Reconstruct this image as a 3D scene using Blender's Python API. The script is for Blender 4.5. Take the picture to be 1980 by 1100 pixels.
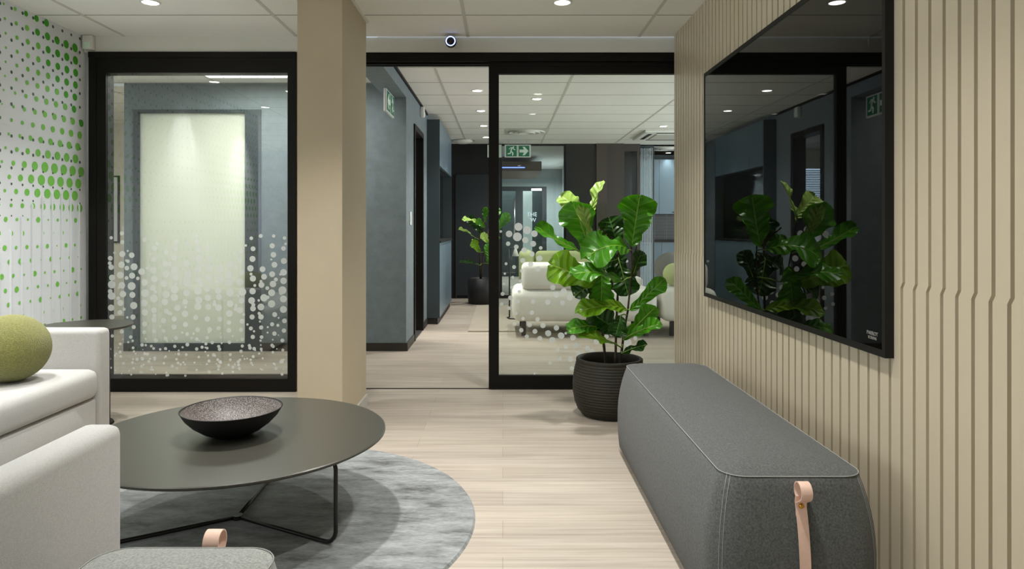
import bpy, bmesh, math, random
from mathutils import Vector, Matrix

for o in list(bpy.data.objects):
    bpy.data.objects.remove(o)
scene = bpy.context.scene
COL = scene.collection

# ------------------------------------------------------------------ camera, world, exposure
F = 1340.0            # focal length in pixels of a 1980 wide frame
VX, VY = 972.0, 438.0 # vanishing point of the depth axis
EYE = 1.16
CEIL = 2.497
cam_data = bpy.data.cameras.new('camera')
cam = bpy.data.objects.new('camera', cam_data)
COL.objects.link(cam)
cam.location = (0, 0, EYE)
cam.rotation_euler = (math.pi / 2, 0, 0)
cam_data.sensor_fit = 'HORIZONTAL'
cam_data.sensor_width = 36.0
cam_data.lens = F / 1980.0 * 36.0
cam_data.shift_x = (990 - VX) / 1980.0
cam_data.shift_y = -(550 - VY) / 1980.0
cam_data.clip_start = 0.05
scene.camera = cam

world = bpy.data.worlds.new('world')
scene.world = world
world.use_nodes = True
world.node_tree.nodes['Background'].inputs[0].default_value = (0.75, 0.85, 1.0, 1)
world.node_tree.nodes['Background'].inputs[1].default_value = 0.6

vs = scene.view_settings
vs.view_transform = 'Standard'
vs.look = 'None'
vs.gamma = 1.0
vs.use_curve_mapping = False
vs.exposure = 0.4

P_DOWN = 90.0      # room downlights
P_SCALLOP = 135.0   # wall washers beside the dotted wall
P_LOUNGE = 80.0
P_WINDOW = 75.0   # daylight from the window of the bay on the left


def area(name, loc, rot, sx, sy, power, color=(1, 1, 1), parent=None):
    d = bpy.data.lights.new(name, 'AREA')
    d.shape = 'RECTANGLE'
    d.size, d.size_y = sx, sy
    d.energy = power
    d.color = color
    o = bpy.data.objects.new(name, d)
    COL.objects.link(o)
    o.location = loc
    o.rotation_euler = rot
    if parent:
        o.parent = parent
    return o


# daylight of the bay window left of the camera; the lounge fill on the right is added
area('window_daylight', (-5.03, -0.6, 1.45), (0, -math.pi / 2, 0), 1.6, 3.4, P_WINDOW, (0.95, 0.98, 1.0))
area('lounge_side_fill', (5.05, 8.0, 1.5), (0, math.pi / 2, 0), 1.7, 5.0, 110, (0.93, 0.97, 1.0))  # added fill to brighten the lounge, no window in this wall


# ------------------------------------------------------------------ helpers
def lin(c):
    c = c / 255.0
    return c / 12.92 if c <= 0.04045 else ((c + 0.055) / 1.055) ** 2.4


def rgb(r, g, b):
    return (lin(r), lin(g), lin(b), 1.0)


def P(px, py, d):
    """point seen at pixel (px, py) of the photo that stands d metres away"""
    return Vector(((px - VX) * d / F, d, EYE - (py - VY) * d / F))


def mat(name, color, rough=0.5, spec=0.5, metal=0.0, bump=None, mottle=None, coat=0.0, sheen=0.0):
    """bump=(scale, strength, distance); mottle=(scale, amount, stretch xyz)"""
    m = bpy.data.materials.new(name)
    m.use_nodes = True
    nt = m.node_tree
    b = nt.nodes['Principled BSDF']
    b.inputs['Base Color'].default_value = color
    b.inputs['Roughness'].default_value = rough
    b.inputs['Metallic'].default_value = metal
    b.inputs['Specular IOR Level'].default_value = spec
    b.inputs['Coat Weight'].default_value = coat
    if sheen:
        b.inputs['Sheen Weight'].default_value = sheen
    tc = nt.nodes.new('ShaderNodeTexCoord')
    if mottle:
        mp = nt.nodes.new('ShaderNodeMapping')
        mp.inputs['Scale'].default_value = mottle[2] if len(mottle) > 2 else (1, 1, 1)
        nz = nt.nodes.new('ShaderNodeTexNoise')
        nz.inputs['Scale'].default_value = mottle[0]
        nz.inputs['Detail'].default_value = 6
        nt.links.new(tc.outputs['Object'], mp.inputs[0])
        nt.links.new(mp.outputs[0], nz.inputs['Vector'])
        rp = nt.nodes.new('ShaderNodeValToRGB')
        a = mottle[1]
        rp.color_ramp.elements[0].position = 0.3
        rp.color_ramp.elements[1].position = 0.7
        rp.color_ramp.elements[0].color = tuple(c * (1 - a) for c in color[:3]) + (1,)
        rp.color_ramp.elements[1].color = tuple(min(1, c * (1 + a)) for c in color[:3]) + (1,)
        nt.links.new(nz.outputs['Fac'], rp.inputs[0])
        nt.links.new(rp.outputs[0], b.inputs['Base Color'])
    if bump:
        n2 = nt.nodes.new('ShaderNodeTexNoise')
        n2.inputs['Scale'].default_value = bump[0]
        n2.inputs['Detail'].default_value = 4
        nt.links.new(tc.outputs['Object'], n2.inputs['Vector'])
        bp = nt.nodes.new('ShaderNodeBump')
        bp.inputs['Strength'].default_value = bump[1]
        bp.inputs['Distance'].default_value = bump[2] if len(bump) > 2 else 0.01
        nt.links.new(n2.outputs['Fac'], bp.inputs['Height'])
        nt.links.new(bp.outputs[0], b.inputs['Normal'])
    return m


def emit(name, color, strength):
    m = bpy.data.materials.new(name)
    m.use_nodes = True
    nt = m.node_tree
    nt.nodes.remove(nt.nodes['Principled BSDF'])
    e = nt.nodes.new('ShaderNodeEmission')
    e.inputs[0].default_value = color
    e.inputs[1].default_value = strength
    nt.links.new(e.outputs[0], nt.nodes['Material Output'].inputs[0])
    return m


def glass_mat(name, tint=(0.93, 0.96, 0.94, 1), ior=2.0):
    m = bpy.data.materials.new(name)
    m.use_nodes = True
    nt = m.node_tree
    nt.nodes.remove(nt.nodes['Principled BSDF'])
    tr = nt.nodes.new('ShaderNodeBsdfTransparent')
    tr.inputs[0].default_value = tint
    gl = nt.nodes.new('ShaderNodeBsdfGlossy')
    gl.inputs['Roughness'].default_value = 0.0
    fr = nt.nodes.new('ShaderNodeFresnel')
    fr.inputs[0].default_value = ior
    ge = nt.nodes.new('ShaderNodeNewGeometry')
    sb = nt.nodes.new('ShaderNodeMath'); sb.operation = 'SUBTRACT'
    sb.inputs[0].default_value = 1.0
    nt.links.new(ge.outputs['Backfacing'], sb.inputs[1])
    mu = nt.nodes.new('ShaderNodeMath'); mu.operation = 'MULTIPLY'
    nt.links.new(fr.outputs[0], mu.inputs[0])
    nt.links.new(sb.outputs[0], mu.inputs[1])
    mx = nt.nodes.new('ShaderNodeMixShader')
    nt.links.new(mu.outputs[0], mx.inputs[0])
    nt.links.new(tr.outputs[0], mx.inputs[1])
    nt.links.new(gl.outputs[0], mx.inputs[2])
    nt.links.new(mx.outputs[0], nt.nodes['Material Output'].inputs[0])
    return m


def film_mat(name, color, opacity, trans=0.5):
    """frosted vinyl: diffuse + translucent, partly see-through"""
    m = bpy.data.materials.new(name)
    m.use_nodes = True
    nt = m.node_tree
    nt.nodes.remove(nt.nodes['Principled BSDF'])
    tp = nt.nodes.new('ShaderNodeBsdfTransparent')
    df = nt.nodes.new('ShaderNodeBsdfDiffuse'); df.inputs[0].default_value = color
    tl = nt.nodes.new('ShaderNodeBsdfTranslucent'); tl.inputs[0].default_value = color
    m1 = nt.nodes.new('ShaderNodeMixShader'); m1.inputs[0].default_value = trans
    nt.links.new(df.outputs[0], m1.inputs[1]); nt.links.new(tl.outputs[0], m1.inputs[2])
    m2 = nt.nodes.new('ShaderNodeMixShader'); m2.inputs[0].default_value = opacity
    nt.links.new(tp.outputs[0], m2.inputs[1]); nt.links.new(m1.outputs[0], m2.inputs[2])
    nt.links.new(m2.outputs[0], nt.nodes['Material Output'].inputs[0])
    return m


def obj(name, bm, mats, parent=None, smooth=False, recalc=True):
    if recalc:
        bmesh.ops.recalc_face_normals(bm, faces=bm.faces)
    me = bpy.data.meshes.new(name)
    bm.to_mesh(me)
    bm.free()
    if not isinstance(mats, (list, tuple)):
        mats = [mats]
    for m in mats:
        me.materials.append(m)
    if smooth:
        for p in me.polygons:
            p.use_smooth = True
    o = bpy.data.objects.new(name, me)
    COL.objects.link(o)
    if parent:
        o.parent = parent
    return o


def autosmooth(o, ang=40):
    me = o.data
    for p in me.polygons:
        p.use_smooth = True
    bm = bmesh.new(); bm.from_mesh(me)
    for e in bm.edges:
        if len(e.link_faces) == 2 and e.calc_face_angle(0) > math.radians(ang):
            e.smooth = False
    bm.to_mesh(me); bm.free()
    return o


def tag(o, label, cat, group=None):
    o['label'] = label
    o['category'] = cat
    if group:
        o['group'] = group
    return o


def thing(name, label, cat, loc=(0, 0, 0), rotz=0.0, group=None):
    o = bpy.data.objects.new(name, None)
    COL.objects.link(o)
    o.location = loc
    o.rotation_euler = (0, 0, rotz)
    o.empty_display_size = 0.1
    return tag(o, label, cat, group)


def struct(name, bm, m, parent=None, label=None, smooth=False):
    o = obj(name, bm, m, parent, smooth)
    if parent is None:
        o['kind'] = 'structure'
    if label:
        o['label'] = label
    return o


def bx(bm, x0, x1, y0, y1, z0, z1, mi=0):
    vs_ = [bm.verts.new(v) for v in ((x0, y0, z0), (x1, y0, z0), (x1, y1, z0), (x0, y1, z0),
                                     (x0, y0, z1), (x1, y0, z1), (x1, y1, z1), (x0, y1, z1))]
    for f in ((0, 3, 2, 1), (4, 5, 6, 7), (0, 1, 5, 4), (1, 2, 6, 5), (2, 3, 7, 6), (3, 0, 4, 7)):
        fc = bm.faces.new([vs_[i] for i in f])
        fc.material_index = mi
    return bm


def box(*a):
    return bx(bmesh.new(), *a)


def rbox(x0, x1, y0, y1, z0, z1, r, seg=4, bm=None):
    """box with rounded edges"""
    b = bmesh.new()
    bx(b, x0, x1, y0, y1, z0, z1)
    bmesh.ops.bevel(b, geom=list(b.edges), offset=r, segments=seg, profile=0.5, affect='EDGES')
    if bm is None:
        return b
    me = bpy.data.meshes.new('tmp')
    b.to_mesh(me); b.free()
    bm.from_mesh(me)
    bpy.data.meshes.remove(me)
    return bm


def lathe(bm, prof, cx=0, cy=0, cz=0, n=64, mi=0):
    rings = []
    for r, z in prof:
        if r < 1e-6:
            rings.append([bm.verts.new((cx, cy, cz + z))])
        else:
            rings.append([bm.verts.new((cx + r * math.cos(2 * math.pi * k / n), cy + r * math.sin(2 * math.pi * k / n), cz + z)) for k in range(n)])
    for a, b in zip(rings, rings[1:]):
        for k in range(n):
            k2 = (k + 1) % n
            if len(a) == 1 and len(b) == 1:
                continue
            if len(a) == 1:
                f = bm.faces.new((a[0], b[k2], b[k]))
            elif len(b) == 1:
                f = bm.faces.new((a[k], a[k2], b[0]))
            else:
                f = bm.faces.new((a[k], a[k2], b[k2], b[k]))
            f.material_index = mi
    return bm


def tube(bm, pts, rad, n=10, closed=False, mi=0):
    pts = [Vector(p) for p in pts]
    N = len(pts)
    rads = rad if isinstance(rad, (list, tuple)) else [rad] * N
    rings = []
    prev = None
    for i, p in enumerate(pts):
        if closed:
            t = (pts[(i + 1) % N] - pts[i - 1])
        elif i == 0:
            t = pts[1] - p
        elif i == N - 1:
            t = p - pts[i - 1]
        else:
            t = pts[i + 1] - pts[i - 1]
        t.normalize()
        if prev is None:
            u = Vector((0, 0, 1)).cross(t)
            if u.length < 1e-3:
                u = Vector((1, 0, 0)).cross(t)
        else:
            u = prev - t * prev.dot(t)
            if u.length < 1e-6:
                u = Vector((1, 0, 0)).cross(t)
        u.normalize()
        prev = u
        w = t.cross(u)
        rings.append([bm.verts.new(p + (u * math.cos(2 * math.pi * k / n) + w * math.sin(2 * math.pi * k / n)) * rads[i]) for k in range(n)])
    for i in range(N if closed else N - 1):
        a, b = rings[i], rings[(i + 1) % N]
        for k in range(n):
            f = bm.faces.new((a[k], a[(k + 1) % n], b[(k + 1) % n], b[k]))
            f.material_index = mi
    if not closed:
        bm.faces.new(rings[0][::-1]).material_index = mi
        bm.faces.new(rings[-1]).material_index = mi
    return bm


def disc(bm, c, r, axis, n=16, mi=0, sx=1.0):
    """flat disc facing axis ('x','-x','y','-y')"""
    vs_ = []
    for k in range(n):
        a = 2 * math.pi * k / n
        u, v = r * math.cos(a), r * math.sin(a)
        if axis in ('x', '-x'):
            vs_.append(bm.verts.new((c[0], c[1] + u, c[2] + v)))
        elif axis in ('y', '-y'):
            vs_.append(bm.verts.new((c[0] + u, c[1], c[2] + v)))
        else:
            vs_.append(bm.verts.new((c[0] + u, c[1] + v, c[2])))
    if axis in ('-y', 'x', 'z'):
        f = bm.faces.new(vs_)
    else:
        f = bm.faces.new(vs_[::-1])
    f.material_index = mi
    return f


def poly_prism(bm, pts, a, b, plane, mi=0):
    """extrude the 2D polygon pts from a to b; plane 'yz' (along x), 'xz' (along y), 'xy' (along z)"""
    def mk(p, t):
        return {'yz': (t, p[0], p[1]), 'xz': (p[0], t, p[1]), 'xy': (p[0], p[1], t)}[plane]
    A = [bm.verts.new(mk(p, a)) for p in pts]
    B = [bm.verts.new(mk(p, b)) for p in pts]
    bm.faces.new(A).material_index = mi
    bm.faces.new(B[::-1]).material_index = mi
    n = len(pts)
    for i in range(n):
        bm.faces.new((A[i], B[i], B[(i + 1) % n], A[(i + 1) % n])).material_index = mi


def text_bm(body, size, extrude=0.0006):
    cu = bpy.data.curves.new('lettering', 'FONT')
    cu.body = body
    cu.size = size
    cu.extrude = extrude
    cu.align_x = 'CENTER'
    t = bpy.data.objects.new('lettering', cu)
    COL.objects.link(t)
    dg = bpy.context.evaluated_depsgraph_get()
    me = bpy.data.meshes.new_from_object(t.evaluated_get(dg))
    bm = bmesh.new(); bm.from_mesh(me)
    bpy.data.objects.remove(t)
    bpy.data.meshes.remove(me)
    return bm


def copy_tree(o, parent=None):
    c = o.copy(); COL.objects.link(c)
    if parent:
        c.parent = parent
    for ch in list(o.children):
        copy_tree(ch, c)
    return c


# ------------------------------------------------------------------ materials
M = {}
M['black_frame'] = mat('black_aluminium', rgb(15, 12, 7), 0.5, 0.22)
M['ceiling'] = mat('ceiling_tile_white', rgb(240, 240, 235), 0.9, 0.2, bump=(260, 0.12, 0.002), mottle=(2.0, 0.015))
M['tbar'] = mat('ceiling_bar_grey', rgb(205, 204, 196), 0.6)
M['joint'] = mat('ceiling_joint_grey', rgb(140, 139, 132), 0.8)
M['white_wall'] = mat('white_paint', rgb(226, 230, 234), 0.75, 0.3)
M['header'] = mat('header_paint', rgb(224, 223, 214), 0.8, 0.3)
M['beige'] = mat('beige_plaster', rgb(182, 168, 143), 0.7, 0.3, bump=(180, 0.15, 0.002), mottle=(3, 0.03))
M['slat'] = mat('sand_lacquer_panel', rgb(196, 184, 159), 0.30, 0.45, mottle=(1.2, 0.015))
M['green_a'] = mat('leaf_green_print', rgb(66, 164, 24), 0.6)
M['green_b'] = mat('light_green_print', rgb(120, 196, 76), 0.6)
M['grey_dot'] = mat('dark_green_print', rgb(72, 96, 80), 0.6)
M['blue_wall'] = mat('blue_grey_textured_paint', rgb(116, 127, 131), 0.75, 0.3, bump=(90, 0.5, 0.004), mottle=(14, 0.09))
M['dark_wall'] = mat('near_black_wall', rgb(30, 31, 30), 0.6, 0.3)
M['dark_door'] = mat('charcoal_navy_laminate', rgb(38, 43, 46), 0.5, 0.4)
M['skirting'] = mat('dark_skirting', rgb(38, 34, 28), 0.5)
M['blue_cab'] = mat('blue_grey_lacquer', rgb(102, 122, 134), 0.35, 0.5)
M['blue_cab_dark'] = mat('dark_blue_laminate', rgb(58, 68, 72), 0.5, 0.4)
M['black_gloss'] = mat('black_gloss_panel', rgb(10, 10, 10), 0.06, 0.5)
M['screen'] = mat('black_screen_glass', rgb(4, 4, 3), 0.015, 0.5)
M['lens_on'] = emit('lamp_lens', (1.0, 0.96, 0.88, 1), 14.0)
M['white_plastic'] = mat('white_plastic', rgb(230, 230, 224), 0.4)
M['glass'] = glass_mat('clear_glass', ior=1.55)
M['glass_coated'] = glass_mat('coated_glass', ior=2.1)
M['dots'] = film_mat('frosted_vinyl', rgb(238, 242, 240), 0.82, 0.4)
M['frost'] = film_mat('frosted_pane', rgb(236, 238, 230), 1.0, 0.7)
M['light_fabric'] = mat('light_oat_fabric', rgb(188, 187, 184), 0.95, 0.15, bump=(900, 0.5, 0.003), mottle=(220, 0.09), sheen=0.2)
M['white_fabric'] = mat('cream_fabric', rgb(226, 224, 214), 0.95, 0.15, bump=(600, 0.3, 0.003), mottle=(60, 0.03))
M['dark_fabric'] = mat('charcoal_felt', rgb(90, 92, 90), 0.95, 0.12, bump=(700, 0.6, 0.004), mottle=(190, 0.36), sheen=0.15)
M['pouf_fabric'] = mat('mid_grey_felt', rgb(150, 152, 148), 0.95, 0.12, bump=(900, 0.5, 0.003), mottle=(190, 0.3), sheen=0.15)
M['stitch'] = mat('pale_stitching', rgb(150, 152, 148), 0.9)
M['green_fabric'] = mat('moss_green_boucle', rgb(150, 150, 84), 0.98, 0.1, bump=(260, 1.0, 0.012), mottle=(150, 0.25), sheen=0.3)
M['pale_green'] = mat('pale_green_fabric', rgb(186, 196, 142), 0.95, 0.15, bump=(500, 0.3, 0.003))
M['grey_fabric'] = mat('grey_wool', rgb(128, 128, 124), 0.95, 0.12, bump=(300, 0.8, 0.006), mottle=(150, 0.2))
M['leather'] = mat('pale_pink_leather', rgb(222, 188, 170), 0.55, 0.4, mottle=(40, 0.05))
M['brass'] = mat('brass', rgb(200, 150, 60), 0.25, 0.5, metal=1.0)
M['table_top'] = mat('matt_charcoal_top', rgb(58, 57, 50), 0.33, 0.5)
M['black_metal'] = mat('black_powder_coat', rgb(20, 18, 15), 0.4)
M['bowl_out'] = mat('black_ceramic', rgb(14, 12, 9), 0.55, 0.35)
M['rug_beige'] = mat('beige_woven_rug', rgb(180, 171, 155), 0.98, 0.1, bump=(160, 1.0, 0.015), mottle=(120, 0.16))
M['pot'] = mat('charcoal_ribbed_ceramic', rgb(40, 37, 28), 0.6, 0.4, mottle=(60, 0.12))
M['pot_black'] = mat('black_planter', rgb(20, 20, 20), 0.6)
M['soil'] = mat('dark_soil', rgb(24, 18, 12), 0.95, bump=(120, 1, 0.02))
M['bark'] = mat('brown_stem', rgb(58, 46, 30), 0.8, mottle=(60, 0.4))
M['sign_green'] = mat('sign_green', rgb(30, 120, 84), 0.4)
M['sign_white'] = mat('sign_white', rgb(226, 244, 230), 0.4)
M['sign_frame'] = mat('sign_frame', rgb(214, 218, 214), 0.35)
M['brown_panel'] = mat('dark_brown_laminate', rgb(62, 54, 46), 0.45)
M['wood_feature'] = mat('grey_brown_timber', rgb(112, 94, 80), 0.5, mottle=(3, 0.2, (1, 8, 8)))
M['blue_led'] = emit('blue_led', (0.12, 0.2, 1.0, 1), 3.0)
M['grey_wall'] = mat('cool_grey_paint', rgb(150, 158, 158), 0.7)
M['pale_wall'] = mat('pale_blue_paint', rgb(206, 216, 224), 0.7)
M['cream_wall'] = mat('cream_paint', rgb(232, 228, 214), 0.7)
M['steel'] = mat('brushed_steel', rgb(190, 190, 190), 0.3, metal=1.0)
M['dark_tile'] = mat('dark_splashback', rgb(34, 38, 42), 0.3)
M['louvre'] = emit('lit_louvre', (1.0, 0.98, 0.92, 1), 6.0)


def floor_material():
    m = bpy.data.materials.new('oak_vinyl_planks')
    m.use_nodes = True
    nt = m.node_tree; N = nt.nodes; L = nt.links
    b = N['Principled BSDF']
    tc = N.new('ShaderNodeTexCoord')
    br = N.new('ShaderNodeTexBrick')
    br.offset = 0.37; br.squash = 1.0
    br.inputs['Scale'].default_value = 1.0
    br.inputs['Brick Width'].default_value = 1.22
    br.inputs['Row Height'].default_value = 0.152
    br.inputs['Mortar Size'].default_value = 0.0012
    br.inputs['Mortar Smooth'].default_value = 0.2
    br.inputs['Color1'].default_value = rgb(180, 171, 159)
    br.inputs['Color2'].default_value = rgb(169, 159, 146)
    br.inputs['Mortar'].default_value = rgb(150, 139, 125)
    L.new(tc.outputs['Object'], br.inputs['Vector'])
    # long streaky grain along x
    mp = N.new('ShaderNodeMapping'); mp.inputs['Scale'].default_value = (0.9, 26, 1)
    L.new(tc.outputs['Object'], mp.inputs[0])
    n1 = N.new('ShaderNodeTexNoise'); n1.inputs['Scale'].default_value = 1.6; n1.inputs['Detail'].default_value = 9; n1.inputs['Roughness'].default_value = 0.62
    n1.inputs['Distortion'].default_value = 0.5
    L.new(mp.outputs[0], n1.inputs['Vector'])
    rp = N.new('ShaderNodeValToRGB')
    rp.color_ramp.elements[0].position = 0.32; rp.color_ramp.elements[0].color = (0.64, 0.62, 0.595, 1)
    rp.color_ramp.elements[1].position = 0.62; rp.color_ramp.elements[1].color = (1.04, 1.04, 1.04, 1)
    L.new(n1.outputs['Fac'], rp.inputs[0])
    mx = N.new('ShaderNodeMixRGB'); mx.blend_type = 'MULTIPLY'; mx.inputs[0].default_value = 0.7
    L.new(br.outputs['Color'], mx.inputs[1]); L.new(rp.outputs[0], mx.inputs[2])
    # broad cloudy variation
    mp2 = N.new('ShaderNodeMapping'); mp2.inputs['Scale'].default_value = (0.7, 4, 1)
    L.new(tc.outputs['Object'], mp2.inputs[0])
    n2 = N.new('ShaderNodeTexNoise'); n2.inputs['Scale'].default_value = 1.4; n2.inputs['Detail'].default_value = 3
    L.new(mp2.outputs[0], n2.inputs['Vector'])
    rp2 = N.new('ShaderNodeValToRGB')
    rp2.color_ramp.elements[0].position = 0.35; rp2.color_ramp.elements[0].color = (0.86, 0.85, 0.84, 1)
    rp2.color_ramp.elements[1].position = 0.65; rp2.color_ramp.elements[1].color = (1.03, 1.02, 1.0, 1)
    L.new(n2.outputs['Fac'], rp2.inputs[0])
    mx2 = N.new('ShaderNodeMixRGB'); mx2.blend_type = 'MULTIPLY'; mx2.inputs[0].default_value = 1
    L.new(mx.outputs[0], mx2.inputs[1]); L.new(rp2.outputs[0], mx2.inputs[2])
    L.new(mx2.outputs[0], b.inputs['Base Color'])
    b.inputs['Roughness'].default_value = 0.42
    b.inputs['Specular IOR Level'].default_value = 0.4
    bp = N.new('ShaderNodeBump'); bp.inputs['Strength'].default_value = 0.12; bp.inputs['Distance'].default_value = 0.004
    L.new(n1.outputs['Fac'], bp.inputs['Height']); L.new(bp.outputs[0], b.inputs['Normal'])
    return m


def grey_rug_material():
    m = bpy.data.materials.new('distressed_grey_pile')
    m.use_nodes = True
    nt = m.node_tree; N = nt.nodes; L = nt.links
    b = N['Principled BSDF']
    tc = N.new('ShaderNodeTexCoord')
    mp = N.new('ShaderNodeMapping'); mp.inputs['Scale'].default_value = (1.0, 3.2, 1)
    L.new(tc.outputs['Object'], mp.inputs[0])
    n1 = N.new('ShaderNodeTexNoise'); n1.inputs['Scale'].default_value = 3.6; n1.inputs['Detail'].default_value = 12; n1.inputs['Roughness'].default_value = 0.72
    L.new(mp.outputs[0], n1.inputs['Vector'])
    rp = N.new('ShaderNodeValToRGB')
    e = rp.color_ramp.elements
    e[0].position = 0.33; e[0].color = rgb(56, 58, 57)
    e[1].position = 0.62; e[1].color = rgb(152, 156, 155)
    k = e.new(0.46); k.color = rgb(118, 122, 121)
    L.new(n1.outputs['Fac'], rp.inputs[0])
    mp2 = N.new('ShaderNodeMapping'); mp2.inputs['Scale'].default_value = (40, 260, 1)
    L.new(tc.outputs['Object'], mp2.inputs[0])
    n2 = N.new('ShaderNodeTexNoise'); n2.inputs['Scale'].default_value = 1.0; n2.inputs['Detail'].default_value = 4
    L.new(mp2.outputs[0], n2.inputs['Vector'])
    rp2 = N.new('ShaderNodeValToRGB')
    rp2.color_ramp.elements[0].position = 0.3; rp2.color_ramp.elements[0].color = (0.62, 0.62, 0.62, 1)
    rp2.color_ramp.elements[1].position = 0.65; rp2.color_ramp.elements[1].color = (1.1, 1.1, 1.1, 1)
    L.new(n2.outputs['Fac'], rp2.inputs[0])
    mx = N.new('ShaderNodeMixRGB'); mx.blend_type = 'MULTIPLY'; mx.inputs[0].default_value = 0.9
    L.new(rp.outputs[0], mx.inputs[1]); L.new(rp2.outputs[0], mx.inputs[2])
    L.new(mx.outputs[0], b.inputs['Base Color'])
    b.inputs['Roughness'].default_value = 0.9
    b.inputs['Sheen Weight'].default_value = 0.25
    bp = N.new('ShaderNodeBump'); bp.inputs['Strength'].default_value = 0.6; bp.inputs['Distance'].default_value = 0.004
    L.new(n2.outputs['Fac'], bp.inputs['Height']); L.new(bp.outputs[0], b.inputs['Normal'])
    return m


def bowl_inner_material():
    m = bpy.data.materials.new('speckled_glaze')
    m.use_nodes = True
    nt = m.node_tree; N = nt.nodes; L = nt.links
    b = N['Principled BSDF']
    tc = N.new('ShaderNodeTexCoord')
    n1 = N.new('ShaderNodeTexNoise'); n1.inputs['Scale'].default_value = 330; n1.inputs['Detail'].default_value = 2
    L.new(tc.outputs['Object'], n1.inputs['Vector'])
    rp = N.new('ShaderNodeValToRGB')
    rp.color_ramp.elements[0].position = 0.45; rp.color_ramp.elements[0].color = rgb(48, 43, 40)
    rp.color_ramp.elements[1].position = 0.68; rp.color_ramp.elements[1].color = rgb(150, 141, 136)
    L.new(n1.outputs['Fac'], rp.inputs[0])
    L.new(rp.outputs[0], b.inputs['Base Color'])
    b.inputs['Roughness'].default_value = 0.5
    b.inputs['Specular IOR Level'].default_value = 0.35
    return m


def leaf_material(name, c1, c2, vein):
    m = bpy.data.materials.new(name)
    m.use_nodes = True
    nt = m.node_tree; N = nt.nodes; L = nt.links
    b = N['Principled BSDF']
    out = N['Material Output']
    uv = N.new('ShaderNodeUVMap')
    sp = N.new('ShaderNodeSeparateXYZ')
    L.new(uv.outputs[0], sp.inputs[0])

    def mth(op, a, bb=None, c=None):
        n = N.new('ShaderNodeMath'); n.operation = op
        for i, v in enumerate((a, bb, c)):
            if v is None:
                continue
            if isinstance(v, (int, float)):
                n.inputs[i].default_value = v
            else:
                L.new(v, n.inputs[i])
        return n.outputs[0]
    av = mth('ABSOLUTE', mth('SUBTRACT', sp.outputs['Y'], 0.5))       # 0 at the midrib, .5 at the edge
    mid = mth('LESS_THAN', av, 0.016)
    bent = mth('SUBTRACT', sp.outputs['X'], mth('ADD', mth('MULTIPLY', av, 0.42), mth('MULTIPLY', mth('MULTIPLY', av, av), -0.25)))
    fr = mth('FRACT', mth('MULTIPLY', bent, 7.0))
    side = mth('LESS_THAN', mth('ABSOLUTE', mth('SUBTRACT', fr, 0.5)), 0.028)
    v = mth('MAXIMUM', mid, mth('MULTIPLY', side, 0.5))
    tc = N.new('ShaderNodeTexCoord')
    nz = N.new('ShaderNodeTexNoise'); nz.inputs['Scale'].default_value = 22; nz.inputs['Detail'].default_value = 3
    L.new(tc.outputs['Object'], nz.inputs['Vector'])
    mx0 = N.new('ShaderNodeMixRGB'); mx0.inputs[1].default_value = c1; mx0.inputs[2].default_value = c2
    L.new(nz.outputs['Fac'], mx0.inputs[0])
    mx = N.new('ShaderNodeMixRGB'); mx.inputs[2].default_value = vein
    L.new(v, mx.inputs[0]); L.new(mx0.outputs[0], mx.inputs[1])
    L.new(mx.outputs[0], b.inputs['Base Color'])
    b.inputs['Roughness'].default_value = 0.33
    b.inputs['Specular IOR Level'].default_value = 0.45
    # puffed panels between the veins
    hb = mth('ABSOLUTE', mth('SUBTRACT', fr, 0.5))
    bp = N.new('ShaderNodeBump'); bp.inputs['Strength'].default_value = 0.8; bp.inputs['Distance'].default_value = 0.016
    L.new(mth('MULTIPLY', hb, mth('GREATER_THAN', av, 0.016)), bp.inputs['Height'])
    L.new(bp.outputs[0], b.inputs['Normal'])
    tl = N.new('ShaderNodeBsdfTranslucent')
    L.new(mx.outputs[0], tl.inputs[0])
    ms = N.new('ShaderNodeMixShader'); ms.inputs[0].default_value = 0.22
    L.new(b.outputs[0], ms.inputs[1]); L.new(tl.outputs[0], ms.inputs[2])
    L.new(ms.outputs[0], out.inputs[0])
    return m


M['floor'] = floor_material()
M['rug_grey'] = grey_rug_material()
M['bowl_in'] = bowl_inner_material()
M['leaf'] = leaf_material('fig_leaf', rgb(44, 108, 8), rgb(78, 150, 14), rgb(140, 186, 64))
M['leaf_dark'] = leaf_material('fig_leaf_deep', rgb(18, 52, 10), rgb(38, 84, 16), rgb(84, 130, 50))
M['leaf_pale'] = leaf_material('fig_leaf_pale', rgb(150, 190, 74), rgb(176, 208, 110), rgb(200, 222, 140))
M['leaf_lime'] = leaf_material('fig_leaf_lime', rgb(84, 134, 14), rgb(122, 170, 22), rgb(168, 198, 74))

# ------------------------------------------------------------------ setting: floors, ceilings, walls
FX0, FX1 = -5.6, 5.2
WY = 4.86            # front of the glazed wall on the left
DY = 4.93            # front of the sliding door leaf
XL, XR = -2.94, 1.20

struct('floor', box(FX0, FX1, -2.6, 17.6, -0.1, 0.0), M['floor'])


def ceiling(name, x0, x1, y0, y1, xs, ys, holes=()):
    bm = bmesh.new()
    bx(bm, x0, x1, y0, y1, CEIL, CEIL + 0.08, 0)
    for x in xs:
        if x0 < x < x1:
            bx(bm, x - 0.011, x + 0.011, y0, y1, CEIL - 0.0025, CEIL + 0.001, 1)
    for y in ys:
        if y0 < y < y1:
            bx(bm, x0, x1, y - 0.0045, y + 0.0045, CEIL - 0.0012, CEIL + 0.001, 2)
    return struct(name, bm, [M['ceiling'], M['tbar'], M['joint']])


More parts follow.
